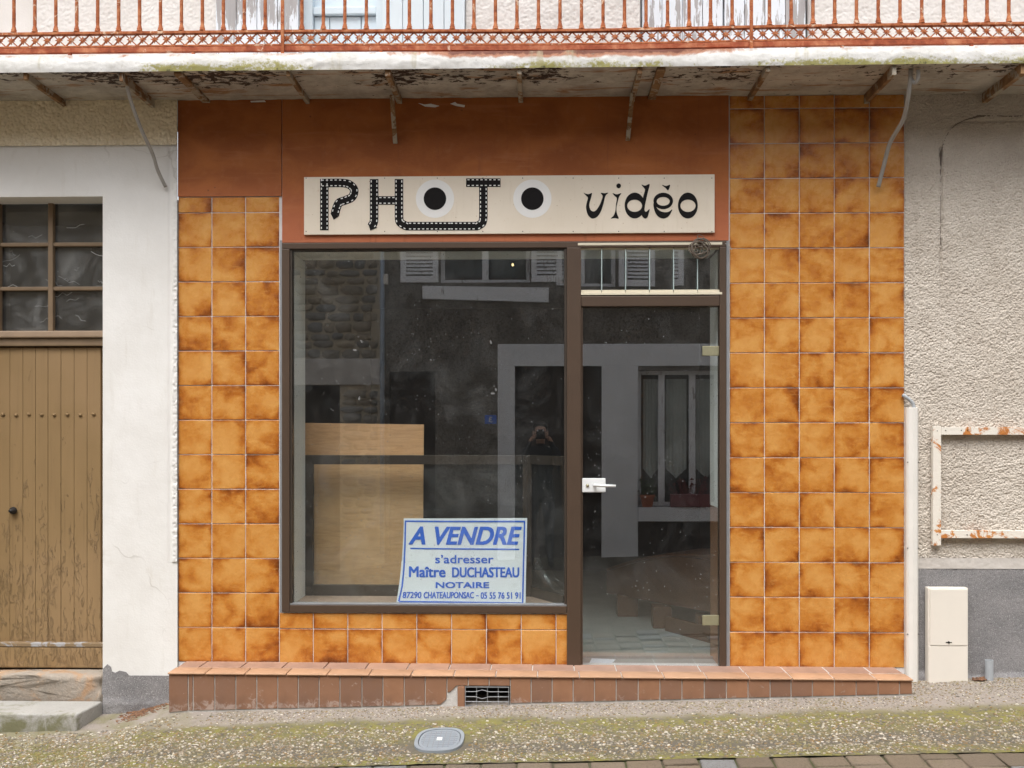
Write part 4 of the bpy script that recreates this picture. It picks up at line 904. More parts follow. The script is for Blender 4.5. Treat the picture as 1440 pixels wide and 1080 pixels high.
# ================================================================== SHOP SIGN
SGY = -0.026
sg = thing('shop_sign', 'long cream sign board with black film-strip letters on the red-brown fascia', 'sign', (0, SGY, PZ(288)))
MB().box(PX(427.5, SGY), PX(1005, SGY), SGY, -.0095, PZ(328.5, 720, SGY), PZ(247, 720, SGY)).build('board', 'sign', sg, .002)
def SP(zx, zy): return P(420+zx/3.6, 240+zy/3.6, SGY)
def VP(zx, zy): return P(800+zx/6.545, 240+zy/6.545, SGY)
UN = (SP(460, 0)[0]-SP(100, 0)[0])/360
def curve_pts(pts, closed=False, n=8):
    out = []; m = len(pts)
    rng = range(m) if closed else range(m-1)
    for i in rng:
        p0 = pts[(i-1) % m] if closed or i else pts[0]; p1 = pts[i]; p2 = pts[(i+1) % m]; p3 = pts[(i+2) % m] if closed or i+2 < m else pts[-1]
        for k in range(n):
            t = k/n; out.append(tuple(0.5*(2*p1[j]+(p2[j]-p0[j])*t+(2*p0[j]-5*p1[j]+4*p2[j]-p3[j])*t*t+(3*p1[j]-p0[j]-3*p2[j]+p3[j])*t**3) for j in (0, 1)))
    if not closed: out.append(pts[-1])
    return out
def ribbon(path, wd):
    L = []; R = []
    for i, p in enumerate(path):
        a = Vector(path[max(i-1, 0)]); b = Vector(path[min(i+1, len(path)-1)]); d = (b-a).normalized(); nn = Vector((-d.y, d.x))
        L.append((p[0]+nn.x*wd/2, p[1]+nn.y*wd/2)); R.append((p[0]-nn.x*wd/2, p[1]-nn.y*wd/2))
    return L, R
def strip_letter(name, strokes, extra=()):
    mb = MB(); pf = MB(); y = SGY; dz = 0
    for path, wd in strokes:
        L, R = ribbon(path, wd); vs = []; yy = y-.0016-dz; dz += .0002
        for a, b in zip(L, R): vs += [(SP(*a)[0], yy, SP(*a)[1]), (SP(*b)[0], yy, SP(*b)[1])]
        nf = len(vs); fs = [(2*i, 2*i+1, 2*i+3, 2*i+2) for i in range(len(path)-1)]
        vs2 = [(q[0], y+.0005, q[2]) for q in vs]
        rim = [2*i for i in range(len(path))]+[2*i+1 for i in reversed(range(len(path)))]
        fs += [(rim[i], rim[(i+1) % nf], rim[(i+1) % nf]+nf, rim[i]+nf) for i in range(nf)]
        mb.add(vs+vs2, fs)
    for poly in extra: mb.prism([SP(*q) for q in poly], y-.0030, y+.0005)
    o = mb.build(name, 'black', sg)
    for path, wd in strokes:                       # white perforations along both margins
        acc = 0.0; nxt = 12
        for a, b in zip(path, path[1:]):
            a = Vector(a); b = Vector(b); ln = (b-a).length; d = (b-a).normalized() if ln else Vector((1, 0)); nn = Vector((-d.y, d.x))
            while acc+ln > nxt:
                c = a+d*(nxt-acc)
                for s in (-1, 1):
                    q = c+nn*s*wd*.335; e = d*5.4; f = nn*2.5
                    pf.prism([SP(*(q-e-f)), SP(*(q+e-f)), SP(*(q+e+f)), SP(*(q-e+f))], y-.0034, y-.0026)
                nxt += 22
            acc += ln
    p = pf.build('perforation', 'white_vinyl', o); p['kind'] = 'stuff'
W_ = 43
hook = curve_pts([(130, 63), (225, 63), (262, 74), (281, 100), (270, 134), (235, 151), (205, 163), (190, 195), (184, 222)])
strip_letter('letter_p', [([(130, 302), (130, 200), (130, 43)], W_), ([(110, 63)]+hook, W_)], [[(161, 215), (206, 228), (178, 249)]])
strip_letter('letter_h', [([(382, 43), (382, 160)]+curve_pts([(382, 235), (380, 262), (368, 284)]), W_), ([(402, 151), (488, 151)], W_), ([(508, 43), (508, 170)]+curve_pts([(508, 232), (514, 262), (545, 281)])+[(600, 281), (763, 281)], W_)], [[(353, 262), (352, 268), (363, 303), (398, 288)]])
strip_letter('letter_t', [([(848, 61), (1022, 61)], W_), ([(935, 82), (935, 160)]+curve_pts([(935, 235), (929, 264), (905, 281)])+[(870, 281), (758, 281)], W_)])
def disc(name, cx, cy, r, y0, y1, mt, parent, n=40, k=1.0):
    return MB().prism([SP(cx+r*math.cos(2*math.pi*i/n), cy+k*r*math.sin(2*math.pi*i/n)) for i in range(n)], y0, y1).build(name, mt, parent)
for cx in (690, 1183):
    o = disc('letter_o', cx, 142, 97, SGY-.0008, SGY+.0005, 'white_vinyl', sg); disc('lens', cx, 142, 57, SGY-.0022, SGY-.0007, 'black', o)
def glyph(name, outlines, dy=0.0):                  # filled outline with holes
    cu = bpy.data.curves.new(name, 'CURVE'); cu.dimensions = '2D'; cu.fill_mode = 'BOTH'; cu.extrude = .0008
    for pts in outlines:
        s = cu.splines.new('POLY'); s.points.add(len(pts)-1); s.use_cyclic_u = True
        for q, p in zip(s.points, pts): x, z = VP(*p); q.co = (x, z, 0, 1)
    o = bpy.data.objects.new(name, cu); COL.objects.link(o); dg = bpy.context.evaluated_depsgraph_get()
    me = bpy.data.meshes.new_from_object(o.evaluated_get(dg)); bpy.data.objects.remove(o); bpy.data.curves.remove(cu)
    for v in me.vertices: x, z, y = v.co; v.co = (x, SGY-.0008-y-dy, z)
    me.materials.clear(); return link(name, me, 'black', sg)
def ell(cx, cy, rx, ry, n=40): return [(cx+rx*math.cos(2*math.pi*i/n), cy+ry*math.sin(2*math.pi*i/n)) for i in range(n)]
glyph('letter_v', [curve_pts([(136, 204), (160, 214), (185, 216), (212, 207), (204, 250), (190, 300), (190, 335), (202, 364), (226, 376), (252, 362), (282, 318), (304, 262), (310, 232), (293, 205), (328, 208), (362, 204), (336, 235), (318, 305), (296, 372), (265, 420), (232, 439), (203, 436), (173, 402), (158, 345), (162, 305), (175, 250), (160, 232)], True, 5)])
glyph('letter_i', [ell(458, 140, 21, 22), curve_pts([(403, 207), (440, 218), (482, 208), (462, 242), (446, 300), (437, 345), (442, 395), (458, 440), (422, 437), (386, 440), (414, 410), (428, 365), (433, 310), (441, 262), (437, 246), (418, 230)], True, 5)])
glyph('letter_d', [ell(606, 321, 93, 119), ell(605, 323, 68, 56)])
glyph('letter_d_stem', [curve_pts([(668, 129), (702, 138), (743, 125), (727, 195), (706, 290), (696, 340), (698, 368), (712, 378), (742, 355), (734, 395), (722, 430), (703, 441), (684, 430), (672, 412), (664, 375), (676, 310), (684, 240), (700, 180), (694, 163)], True, 5)], .0003)
glyph('letter_e', [ell(868, 279, 90, 76), ell(868, 283, 60, 40)])
glyph('letter_e_bowl', [curve_pts([(778, 300), (783, 350), (802, 400), (835, 431), (876, 440), (912, 424), (936, 394), (951, 357), (920, 377), (885, 383), (845, 374), (815, 350), (796, 318)], True, 5)], .0003)
glyph('accent', [curve_pts([(857, 131), (895, 141), (931, 131), (914, 180), (888, 158)], True, 4)])
glyph('letter_o', [ell(1095, 321, 91, 119), ell(1096, 323, 70, 57)])
for px in (430.5, 541, 615, 679, 735, 806, 870, 934, 1001):
    for py in (250.5, 325.5): MB().lathe([(.003, -.002), (.003, .002)], k=6, axis='y').build('screw', 'iron_black', sg, 0, False, (PX(px, SGY), SGY, PZ(py, px, SGY)))
# coil of wire hanging over the louvre window
mb = MB(); cx, cz = P(984, 349.5, -.04)
pts = []
for i in range(150):
    a = i*.245; r = .050+.010*math.sin(i*.37)+.006*math.sin(i*.13); pts.append((cx+r*math.cos(a)+.007*math.sin(i*.05), -.042+.010*math.sin(i*.31), cz+r*.92*math.sin(a)-.004*math.cos(i*.09)))
mb.tube(pts, .0034, 5)
pts = []
for i in range(60):
    a = i*.3; r = .022+.012*math.sin(i*.4); pts.append((cx-.012+r*math.cos(a), -.046+.006*math.sin(i*.5), cz-.006+r*math.sin(a)))
mb.tube(pts, .0032, 5)
mb.tube(path_smooth([(cx+.01, -.04, cz+.045), (cx-.012, -.036, cz+.065), (cx-.004, -.03, PZ(330, 980, -.03)), (cx+.02, -.03, cz+.07), (cx+.035, -.04, cz+.04)]), .0022, 5)
tag(mb.build('wire_coil', 'wire', None, 0, True), 'small tangled coil of brown wire hanging below the sign', 'wire')
mb = MB().tube(path_smooth([(PX(1020, -.02), -.012, PZ(343, 1020)), (PX(1024, -.02), -.03, PZ(346, 1024)), (PX(1029, -.03), -.03, PZ(353, 1029))]), .0022, 5); tag(mb.build('loose_wire', 'grey_conduit'), 'short loose wire end poking from the top right corner of the shop frame', 'wire')

# ================================================================== FOR-SALE BOARD
fs_ = thing('sale_board', 'white for-sale board with blue lettering standing inside the shop window', 'sign', (0, .1, .63))
BYY = .045
def bo(px, py):                                      # point on the slightly curled board
    t = (849-py)/120; s = max(0, (640-px)/80)
    x, z = P(px, py, BYY); return x, BYY+.03*t+.03*t*s*s, z
mb = MB(); vs = []; nx, nz = 24, 18
for j in range(nz+1):
    v = j/nz
    lx_ = 557+(566-557)*(1-(1-v)**2.2) if v < 1 else 566
    for i in range(nx+1):
        u = i/nx; px = lx_+(739+2.2*v-lx_)*u; py = (848.5+.8*u)*(1-v)+(730-1.0*u)*v; vs.append(bo(px, py))
fsx = [(j*(nx+1)+i, j*(nx+1)+i+1, (j+1)*(nx+1)+i+1, (j+1)*(nx+1)+i) for j in range(nz) for i in range(nx)]
nv = len(vs); back = [(a, b+.003, c) for a, b, c in vs]; fsx += [tuple(q+nv for q in reversed(f)) for f in fsx]
rim = list(range(nx+1))+[j*(nx+1)+nx for j in range(1, nz+1)]+[nz*(nx+1)+i for i in range(nx-1, -1, -1)]+[j*(nx+1) for j in range(nz-1, 0, -1)]
fsx += [(rim[i], rim[i-1], rim[i-1]+nv, rim[i]+nv) for i in range(len(rim))]
mb.add(vs+back, fsx).build('board', 'notice', fs_)
def bz(zx, zy): 
    a, b, c = bo(550+zx/6.857, 720+zy/6.857); return (a, b-.0022, c)
def printed(name, text, box, bold=0.0, shear=0.0, mt='blue', parent=None, conv=None, fat=0.0):
    cu = bpy.data.curves.new(name, 'FONT'); cu.body = text; cu.size = 1; cu.offset = bold; cu.shear = shear; cu.resolution_u = 4
    o = bpy.data.objects.new(name, cu); COL.objects.link(o); dg = bpy.context.evaluated_depsgraph_get()
    me = bpy.data.meshes.new_from_object(o.evaluated_get(dg)); bpy.data.objects.remove(o); bpy.data.curves.remove(cu)
    xs = [v.co.x for v in me.vertices]; ys = [v.co.y for v in me.vertices]; a0, a1, b0, b1 = min(xs), max(xs), min(ys), max(ys)
    x0, x1, y0, y1 = box; conv = conv or bz
    q = [conv(x0+(x1-x0)*(v.co.x-a0)/(a1-a0), y1-(y1-y0)*(v.co.y-b0)/(b1-b0)) for v in me.vertices]; fc = [tuple(p.vertices) for p in me.polygons]; me = bpy.data.meshes.new(name)
    vs = []; fs = []                               # fattened by laying the strokes side by side
    for i, (dx, dz) in enumerate(((-1, -.6), (0, 0), (1, .6), (1, -.6), (-1, .6)) if fat else ((0, 0),)):
        o_ = len(vs); vs += [(a+dx*fat, b-i*.00006, c+dz*fat) for a, b, c in q]; fs += [tuple(k+o_ for k in f) for f in fc]
    me.from_pydata(vs, [], fs); me.update(); return link(name, me, mt, parent or fs_)
printed('lettering', 'A VENDRE', (165, 1255, 147, 318), .012, .28, fat=.0026)
printed('lettering', "s’adresser", (425, 985, 418, 497), .0, fat=.0012)
printed('lettering', 'Maître', (172, 520, 530, 630), 0, fat=.0024); printed('lettering', 'DUCHASTEAU', (590, 1232, 537, 630), 0, fat=.0024)
printed('lettering', 'NOTAIRE', (432, 942, 678, 733), 0, fat=.0020); printed('lettering', '87290', (112, 290, 772, 830), 0, .08, fat=.0012)
printed('lettering', 'CHATEAUPONSAC', (315, 798, 772, 832), 0, .08, fat=.0012); printed('lettering', '05 55 76 51 91', (865, 1247, 775, 836), 0, fat=.0012)
def bline(name, pts, wd):
    mb = MB(); path = []
    for a, b in zip(pts, pts[1:]):
        for k in range(10): path.append((a[0]+(b[0]-a[0])*k/10, a[1]+(b[1]-a[1])*k/10))
    path.append(pts[-1]); L, R = ribbon(path, wd); vs = []
    for a, b in zip(L, R): vs += [bz(*a), bz(*b)]
    mb.add(vs, [(2*i, 2*i+1, 2*i+3, 2*i+2) for i in range(len(path)-1)]).build(name, 'blue', fs_)
bline('rule', [(178, 356), (1235, 363)], 13); bline('dash', [(818, 808), (845, 808)], 9)
bline('border', [(122, 95), (1292, 95)], 15); bline('border', [(1286, 102), (1268, 880)], 15); bline('border', [(1262, 876), (80, 862)], 12); bline('border', [(74, 862), (104, 720), (118, 560), (126, 330), (128, 103)], 15)

# ================================================================== THINGS ON THE RIGHT-HAND WALL
cv = thing('cable_trunking', 'tall ivory cable trunking with a bent pipe end beside the right tiled edge', 'trunking', (PX(1284), -.03, .2))
ty0 = -.045; z1 = PZ(573, 1284, ty0); z0 = float(G(np.array(2.1), np.array(0.)))-.01
pr = [(PX(1276, ty0), .015), (PX(1276, ty0), -.028), (PX(1278.5, ty0), -.041), (PX(1284, ty0), ty0-.002), (PX(1290, ty0), -.041), (PX(1293, ty0), -.028), (PX(1293, ty0), .015)]
mb = MB(); k = len(pr); mb.add([(a, b, z0) for a, b in pr]+[(a, b, z1) for a, b in pr], [tuple(range(k-1, -1, -1)), tuple(range(k, 2*k))]+[(i, (i+1) % k, (i+1) % k+k, i+k) for i in range(k)])
mb.build('cover', 'pvc_white', cv, .002)
MB().tube(path_smooth([(PX(1285, -.02), -.02, z1-.06), (PX(1285, -.02), -.02, z1+.005), (PX(1281, -.02), -.022, z1+.035), (PX(1274, -.02), -.022, z1+.058), (PX(1269.5, -.02), -.016, z1+.073)]), .0105, 10).build('pipe', 'pvc_grey', cv, 0, True)
for py in (650, 771, 892): 
    for px in (1276.8, 1292.2): MB().lathe([(.003, -.003), (.003, .002)], k=6, axis='y').build('screw', 'iron_black', cv, 0, False, (PX(px, -.04), -.036, PZ(py, px, -.04)))
rfm = thing('empty_sign_frame', 'empty steel frame of white paint streaked with rust on the roughcast wall', 'frame', (PX(1380), -.03, 1.4))
fy = -.035
def rb(a, b, c, d, dy=0): return MB().box(PX(a, fy), PX(b, fy), fy+dy, fy+.030, PZ(d, 1380, fy), PZ(c, 1380, fy)).build('frame_bar', 'rust_frame', rfm, .002)
rb(1312, 1323.5, 599, 767.5); rb(1323.7, 1560, 600.5, 611.5, .002); rb(1323.7, 1560, 746, 757, .002); rb(1560.2, 1572, 599, 767.5)
for px, py in ((1318, 606), (1330, 605), (1352, 605), (1361, 605), (1318, 752), (1360, 752)): MB().lathe([(.003, -.001), (.003, .004)], k=6, axis='y').build('screw_hole', 'iron_black', rfm, 0, False, (PX(px, fy), fy, PZ(py, px, fy)))
for px in (1318, 1500): MB().box(PX(px)-.008, PX(px)+.008, fy+.0305, .006, PZ(683, 1380), PZ(678, 1380)).build('bracket', 'rust_frame', rfm)
gm = thing('meter_box', 'small cream plastic meter box standing against the grey plinth', 'meter box', (PX(1333), -.08, .25))
gy = -.055; gx0, gx1 = PX(1305, gy), PX(1361.5, gy); gz0, gz1, gzm = float(G(np.array(2.2), np.array(-.1)))-.02, PZ(826.5, 1333, gy), PZ(908, 1333, gy)
MB().box(gx0, gx1, gy, -.004, gz0, gz1).build('case', 'meter', gm, .006)
MB().box(gx0+.010, gx1-.005, gy-.006, gy-.0005, gzm+.0015, gz1-.008).build('door', 'meter', gm, .003)
MB().box(gx0+.004, gx1-.004, gy-.004, gy-.0005, gz0+.01, gzm-.0015).build('lower_cover', 'meter', gm, .002)
mb = MB().lathe([(.006, -.004), (.007, .002)], c=(PX(1333.5, gy), gy-.007, PZ(903, 1333, gy)), k=8, axis='y').box(PX(1329.5, gy), PX(1338, gy), gy-.0075, gy-.005, PZ(903.7, 1333, gy), PZ(902.5, 1333, gy)); mb.build('lock', 'iron_black', gm)
px_, py_ = PX(1391.5, -.05), -.045
mb = MB().lathe([(.0225, float(G(np.array(2.5), np.array(0.)))-.03), (.0225, PZ(928.5, 1391, -.05)), (.019, PZ(928.5, 1391, -.05)), (.019, PZ(930, 1391, -.05)-.03)], c=(px_, py_, 0), k=16)
tag(mb.build('pipe_stub', 'pvc_grey', None, 0, False), 'short grey plastic pipe stub rising from the ground right of the meter box', 'pipe')
co, f = scatter(60, PX(1364), PX(1386), -.07, -.015, .006, .016, lambda x, y: x*0+.8, lambda x, y: G(x, y)+.008, .35)
tag(link('dead_leaves', np_mesh('dead_leaves', co, f), 'litter'), kind='stuff')
# oval water cover let into the pavement
cvx, cvy = -.50, -.83
wc = thing('water_cover', 'oval blue-grey metal water cover set into the mossy pavement', 'cover', (cvx, cvy, float(G(np.array(cvx), np.array(cvy)))))
MT['cover'] = simple('blue_grey_cast_metal', (0.30, 0.335, 0.37), 0.5, 0.35, 0.15, 25, 0.1)
def oval(rx, ry, n=36): return [(rx*abs(math.cos(2*math.pi*i/n))**.75*math.copysign(1, math.cos(2*math.pi*i/n)), ry*abs(math.sin(2*math.pi*i/n))**.75*math.copysign(1, math.sin(2*math.pi*i/n))) for i in range(n)]
def plate(name, rx, ry, z0, z1, mt, hole=None):
    o = oval(rx, ry); k = len(o); g = lambda x, y: float(G(np.array(cvx+x), np.array(cvy+y)))
    mb = MB()
    if hole:
        i = oval(*hole); vs = [(cvx+a, cvy+b, g(a, b)+z1) for a, b in o]+[(cvx+a, cvy+b, g(a, b)+z1) for a, b in i]+[(cvx+a, cvy+b, g(a, b)+z0) for a, b in o]+[(cvx+a, cvy+b, g(a, b)+z0) for a, b in i]
        fs = []
        for q in range(k): r = (q+1) % k; fs += [(q, r, k+r, k+q), (q, q+2*k, r+2*k, r), (k+q, k+r, 3*k+r, 3*k+q)]
        mb.add(vs, fs)
    else:
        mb.add([(cvx+a, cvy+b, g(a, b)+z0) for a, b in o]+[(cvx+a, cvy+b, g(a, b)+z1) for a, b in o], [tuple(range(k-1, -1, -1)), tuple(range(k, 2*k))]+[(i, (i+1) % k, (i+1) % k+k, i+k) for i in range(k)])
    return mb.build(name, mt, wc)
plate('ring', .122, .165, -.01, .012, 'cover', (.104, .142)); plate('lid', .1, .137, -.01, .010, 'cover'); plate('gap', .1035, .1415, -.012, .004, 'dark_void')
g = lambda x, y: float(G(np.array(cvx+x), np.array(cvy+y)))
for i in range(-3, 4):
    x = i*.025; hl = .118*math.sqrt(max(.05, 1-(x/.1)**2))
    MB().bar((cvx+x, cvy-hl, g(x, -hl)+.0105), (cvx+x, cvy+hl, g(x, hl)+.0105), .003, .003).build('rib', 'zinc', wc)
for j in range(-4, 5):
    y = j*.027; hl = .09*math.sqrt(max(.05, 1-(y/.14)**2))
    MB().bar((cvx-hl, cvy+y, g(-hl, y)+.0108), (cvx+hl, cvy+y, g(hl, y)+.0108), .0022, .0022).build('rib', 'cover', wc)
MB().box(cvx-.013, cvx+.013, cvy-.022, cvy+.022, g(0, 0)+.0085, g(0, 0)+.0135).build('badge', 'white_metal', wc)

# ================================================================== ACROSS THE STREET (seen mirrored in the shop's glass)
OY = -7.2
def R(px, py): x, z = P(px, py, -OY+.04); return x, z
def RXx(px): return R(px, 612)[0]
def RZz(py): return R(760, py)[1]
wh = 6.0
xs_ = RXx(541)
wins = [(RXx(619), RXx(745), RZz(397), 5.1), (RXx(838), RXx(962), RZz(402), 5.1)]
dr = (RXx(724), RXx(846), -.3, RZz(515)); lw = (RXx(897), RXx(1012), RZz(712), RZz(521)); bd = (RXx(547), RXx(612), -.3, RZz(522))
oh = thing('roughcast_house', 'grey-brown roughcast house across the street with white window and door surrounds', 'house', (0, OY-.3, 0))
mb = MB(); holed(mb, xs_, 12, -.6, wh, OY, [wins[0], wins[1], dr, lw, bd], .22, -1); mb.build('wall', 'opp_rough', oh)
MB().add([(xs_, OY+.35, wh), (12, OY+.35, wh), (12, OY-5, wh+2.4), (xs_, OY-5, wh+2.4)], [(0, 1, 2, 3)]).build('roof', 'roof', oh)
MB().box(xs_, 12, OY-6, OY-1.6, -.6, wh).build('rear_wall', 'room_wall', oh)
def trim(a, b, c, d, name='surround', y=.025, mt='opp_white'): return MB().box(a, b, OY+.001, OY+y, c, d).build(name, mt, oh, .004)
# door surround: jambs and a lintel that carries on over the low window
jl = RXx(700)
trim(jl, dr[0], -.3, dr[3]); trim(jl, RXx(1030), dr[3]+.001, RZz(484)); trim(dr[1], lw[0], -.3, dr[3]); trim(lw[0], RXx(1030), lw[2]-.18, lw[2]-.001, 'window_sill', .09); trim(lw[1], RXx(1030), lw[2], dr[3])
MB().box(dr[0], dr[1], OY-.18, OY-.12, -.3, dr[3]).build('front_door', 'opp_dark', oh); MB().box(bd[0], bd[1], OY-.16, OY-.10, -.3, bd[3]).build('side_door', 'opp_dark', oh)
MB().box(lw[0]-.0, RXx(1030), OY+.001, OY+.015, .0, lw[2]-.2).build('wall_panel', 'opp_dark', oh)
def casement(x0, x1, z0, z1, mull, name='window'):
    y = OY-.10; f = MB().box(x0, x1, y-.05, y, z0, z0+.05).build(name, 'opp_shutter', oh)
    MB().box(x0, x1, y-.05, y, z1-.05, z1).build('frame_bar', 'opp_shutter', f)
    for a in [x0, x1-.05]+[x0+(x1-x0)*q-.04 for q in mull]: MB().box(a+.0005, a+.0495+(.03 if x0 < a < x1-.06 else 0), y-.049, y+.006, z0+.0505, z1-.0505).build('frame_bar', 'opp_shutter', f)
    p = MB().box(x0+.05, x1-.05, y-.03, y-.025, z0+.05, z1-.05).build('pane', 'inner_glass', f); return f
for wi in wins:
    casement(*wi, (.5,))
    for x0, x1 in ((wi[0]-.50, wi[0]-.02), (wi[1]+.02, wi[1]+.50)):
        s = MB()
        for b in ((x0, x0+.07, wi[2], 5.1), (x1-.07, x1, wi[2], 5.1)): s.box(b[0], b[1], OY+.02, OY+.055, b[2], b[3])
        for z in (wi[2], wi[2]+.9, 5.02): s.box(x0+.0705, x1-.0705, OY+.021, OY+.054, z, z+.08)
        so = s.build('shutter', 'opp_shutter', oh, .002)
        z = wi[2]+.10
        while z < 5.0:
            if not wi[2]+.86 < z < wi[2]+.98: MB().add([(x0+.07, OY+.050, z), (x1-.07, OY+.050, z), (x1-.07, OY+.026, z+.03), (x0+.07, OY+.026, z+.03), (x0+.07, OY+.050, z+.008), (x1-.07, OY+.050, z+.008), (x1-.07, OY+.026, z+.038), (x0+.07, OY+.026, z+.038)], [(0, 1, 2, 3), (7, 6, 5, 4), (0, 4, 5, 1), (2, 6, 7, 3), (0, 3, 7, 4), (1, 5, 6, 2)]).build('slat', 'opp_shutter', so)
            z += .047
    sl = MB().prism([(wi[0]-.22, wi[2]-.045), (wi[0]-.22, wi[2]-.21), (wi[1]+.24, wi[2]-.26), (wi[1]+.24, wi[2]-.075)], OY+.001, OY+.06).build('window_apron', 'opp_trim', oh, .004)
    MB().box(wi[0], wi[1], OY-.9, OY-.89, wi[2]-.2, 5.3).build('room_back', 'room_wall', oh)
f = casement(lw[0], lw[1], lw[2], lw[3], (.30, .68), 'low_window')
for a, b in ((.08, .27), (.36, .62), (.74, .98)):
    mb = MB(); x0 = lw[0]+(lw[1]-lw[0])*a; x1 = lw[0]+(lw[1]-lw[0])*b; n_ = 18; vs = []
    for i in range(n_+1): x = x0+(x1-x0)*i/n_; d = .012*math.sin(i*1.9); vs += [(x, OY-.19+d, lw[2]+.35+.25*abs(i/n_-.5)), (x, OY-.19+d, lw[3]-.1)]
    mb.add(vs, [(2*i, 2*i+2, 2*i+3, 2*i+1) for i in range(n_)]).build('curtain', 'curtain', f, 0, True)
MB().box(lw[0], lw[1], OY-.6, OY-.58, lw[2]-.1, lw[3]+.1).build('room_back', 'room_wall', oh)
for wi in (lw,): pass
x, z = R(720, 367); lp = MB().lathe([(.003, .03), (.010, .024), (.014, .012), (.011, -.006), (.003, -.012)], k=12).build('lamp_bulb', 'glow', None, 0, True, (x, OY-.35, z)); tag(lp, 'small glowing bulb seen behind the upper window across the street', 'lamp')
MB().tube([(x, OY-.35, z+.031), (x, OY-.35, z+1.0)], .004, 5).build('flex', 'iron_black', lp)
# house-number plate
nx_, nz_ = R(690, 590)
npl = MB().box(nx_-.075, nx_+.075, OY+.002, OY+.010, nz_-.055, nz_+.055).build('house_number', 'blue', None, .003); tag(npl, 'small blue enamel house number plate left of the white door surround across the street', 'number plate')
printed('numeral', '3', (0, 1, 0, 1), .02, 0, 'white_metal', npl, lambda u, v: (nx_+.022-.044*u, OY+.012, nz_+.036-.072*v))
# pots on the low sill
def pot(x, wd, ht, mt, leafmt, label, nleaf):
    z = lw[2]; y = OY+.04
    o = thing('flower_pot', label, 'flower pot', (x, y, z), 'flower pots on the low window sill')
    if wd < .3: MB().lathe([(wd*.36, 0), (wd*.5, ht*.8), (wd*.56, ht*.8), (wd*.56, ht), (wd*.48, ht), (wd*.46, ht*.85)], c=(x, y, z), k=14).build('pot', mt, o)
    else:
        MB().box(x-wd/2, x+wd/2, y-.07, y+.07, z, z+ht).build('pot', mt, o, .01)
    mb = MB()
    for i in range(nleaf):
        a = random.uniform(-.5, .5)*wd; h = ht+random.uniform(.03, .20); lean = random.uniform(-.06, .06); s = random.uniform(.012, .03)
        b = (x+a+lean, y+random.uniform(-.05, .05), z+h); mb.add([(b[0]-s, b[1], b[2]), (b[0], b[1]-s*.5, b[2]+s*.4), (b[0]+s, b[1], b[2]+.01), (b[0], b[1]+s*.6, b[2]+s*1.4)], [(0, 1, 2), (0, 2, 3)])
        mb.tube([(x+a*.7, y, z+ht*.8), b], .003, 4)
    mb.build('leaves', leafmt, o)
pot(RXx(910), .17, .15, 'terracotta', 'leaf', 'round terracotta pot with dark leaves on the low window sill across the street', 26)
pot(RXx(970), .50, .16, 'plum', 'red_leaf', 'long plum planter with reddish leaves on the low window sill across the street', 40)
# stone house next door
sh = thing('stone_house', 'rough field-stone house across the street beside the blue-grey downpipe', 'house', (-4, OY-.3, 0))
sd_ = (RXx(410), RXx(478), -.4, RZz(541))
mb = MB(); holed(mb, -12, xs_-.002, -.6, wh, OY, [sd_], .25, -1); mb.box(-12, xs_, OY-6, OY-1.6, -.6, wh); mb.build('wall', 'lime', sh)
MB().add([(-12, OY+.35, wh+.1), (xs_, OY+.35, wh+.1), (xs_, OY-5, wh+2.5), (-12, OY-5, wh+2.5)], [(0, 1, 2, 3)]).build('roof', 'roof', sh)
MB().box(sd_[0], sd_[1], OY-.2, OY-.14, -.3, sd_[3]).build('front_door', 'opp_dark', sh)
MB().box(RXx(392), xs_-.06, OY+.001, OY+.03, sd_[3]+.001, RZz(504)).build('lintel', 'band', sh, .008)
z = RZz(503); smc = []
def stone_mesh(wd, ht):
    n_ = 9; pts = []
    for i in range(n_):
        a = 2*math.pi*i/n_; r = 1/max(abs(math.cos(a)), abs(math.sin(a)))**.85*random.uniform(.84, 1.0); pts.append((wd/2*r*math.cos(a), ht/2*r*math.sin(a)))
    mb = MB(); k = n_; ins = [(a*.84, b*.80) for a, b in pts]
    mb.add([(a, 0, b) for a, b in pts]+[(a*.96, .015, b*.96) for a, b in pts]+[(a, random.uniform(.022, .036), b) for a, b in ins], [(i, (i+1) % k, (i+1) % k+k, i+k) for i in range(k)]+[(i+k, (i+1) % k+k, (i+1) % k+2*k, i+2*k) for i in range(k)]+[tuple(range(2*k, 3*k))])
    return mb.mesh('stone', 0, True)
for z_a, z_b, xa, xb_ in ((RZz(503), 4.35, RXx(395), xs_-.09), (.4, sd_[3]-.02, sd_[1]+.05, xs_-.09)):
    z = z_a
    while z < z_b-.05:
        ht = random.uniform(.07, .14); x = xa+random.uniform(-.08, 0)
        while x < xb_-.06:
            wd = min(random.uniform(.13, .34), xb_-x)
            if wd > .06: link('stone', stone_mesh(wd+.004, ht+.008), 'field_stone', sh, (x+wd/2, OY-.004, z+ht/2+random.uniform(-.012, .012)))
            x += wd+.012
        z += ht+.012
xp = RXx(538.5)
dp = MB().tube([(xp, OY+.06, .1), (xp, OY+.06, 5.9)], .028, 12).build('downpipe', 'pipe_blue', None, 0, True); tag(dp, 'slim blue-grey downpipe between the stone and the roughcast house', 'downpipe')
for z in (.9, 1.7, 2.5, 3.3, 4.2): MB().lathe([(.034, -.012), (.034, .012)], c=(xp, OY+.06, z), k=12).build('collar', 'pipe_blue', dp)
x, z = R(541.5, 393); tag(MB().box(x-.045, x+.045, OY+.01, OY+.08, z-.07, z+.06).build('junction_box', 'meter', None, .006), 'small cream junction box high beside the blue-grey downpipe', 'junction box')

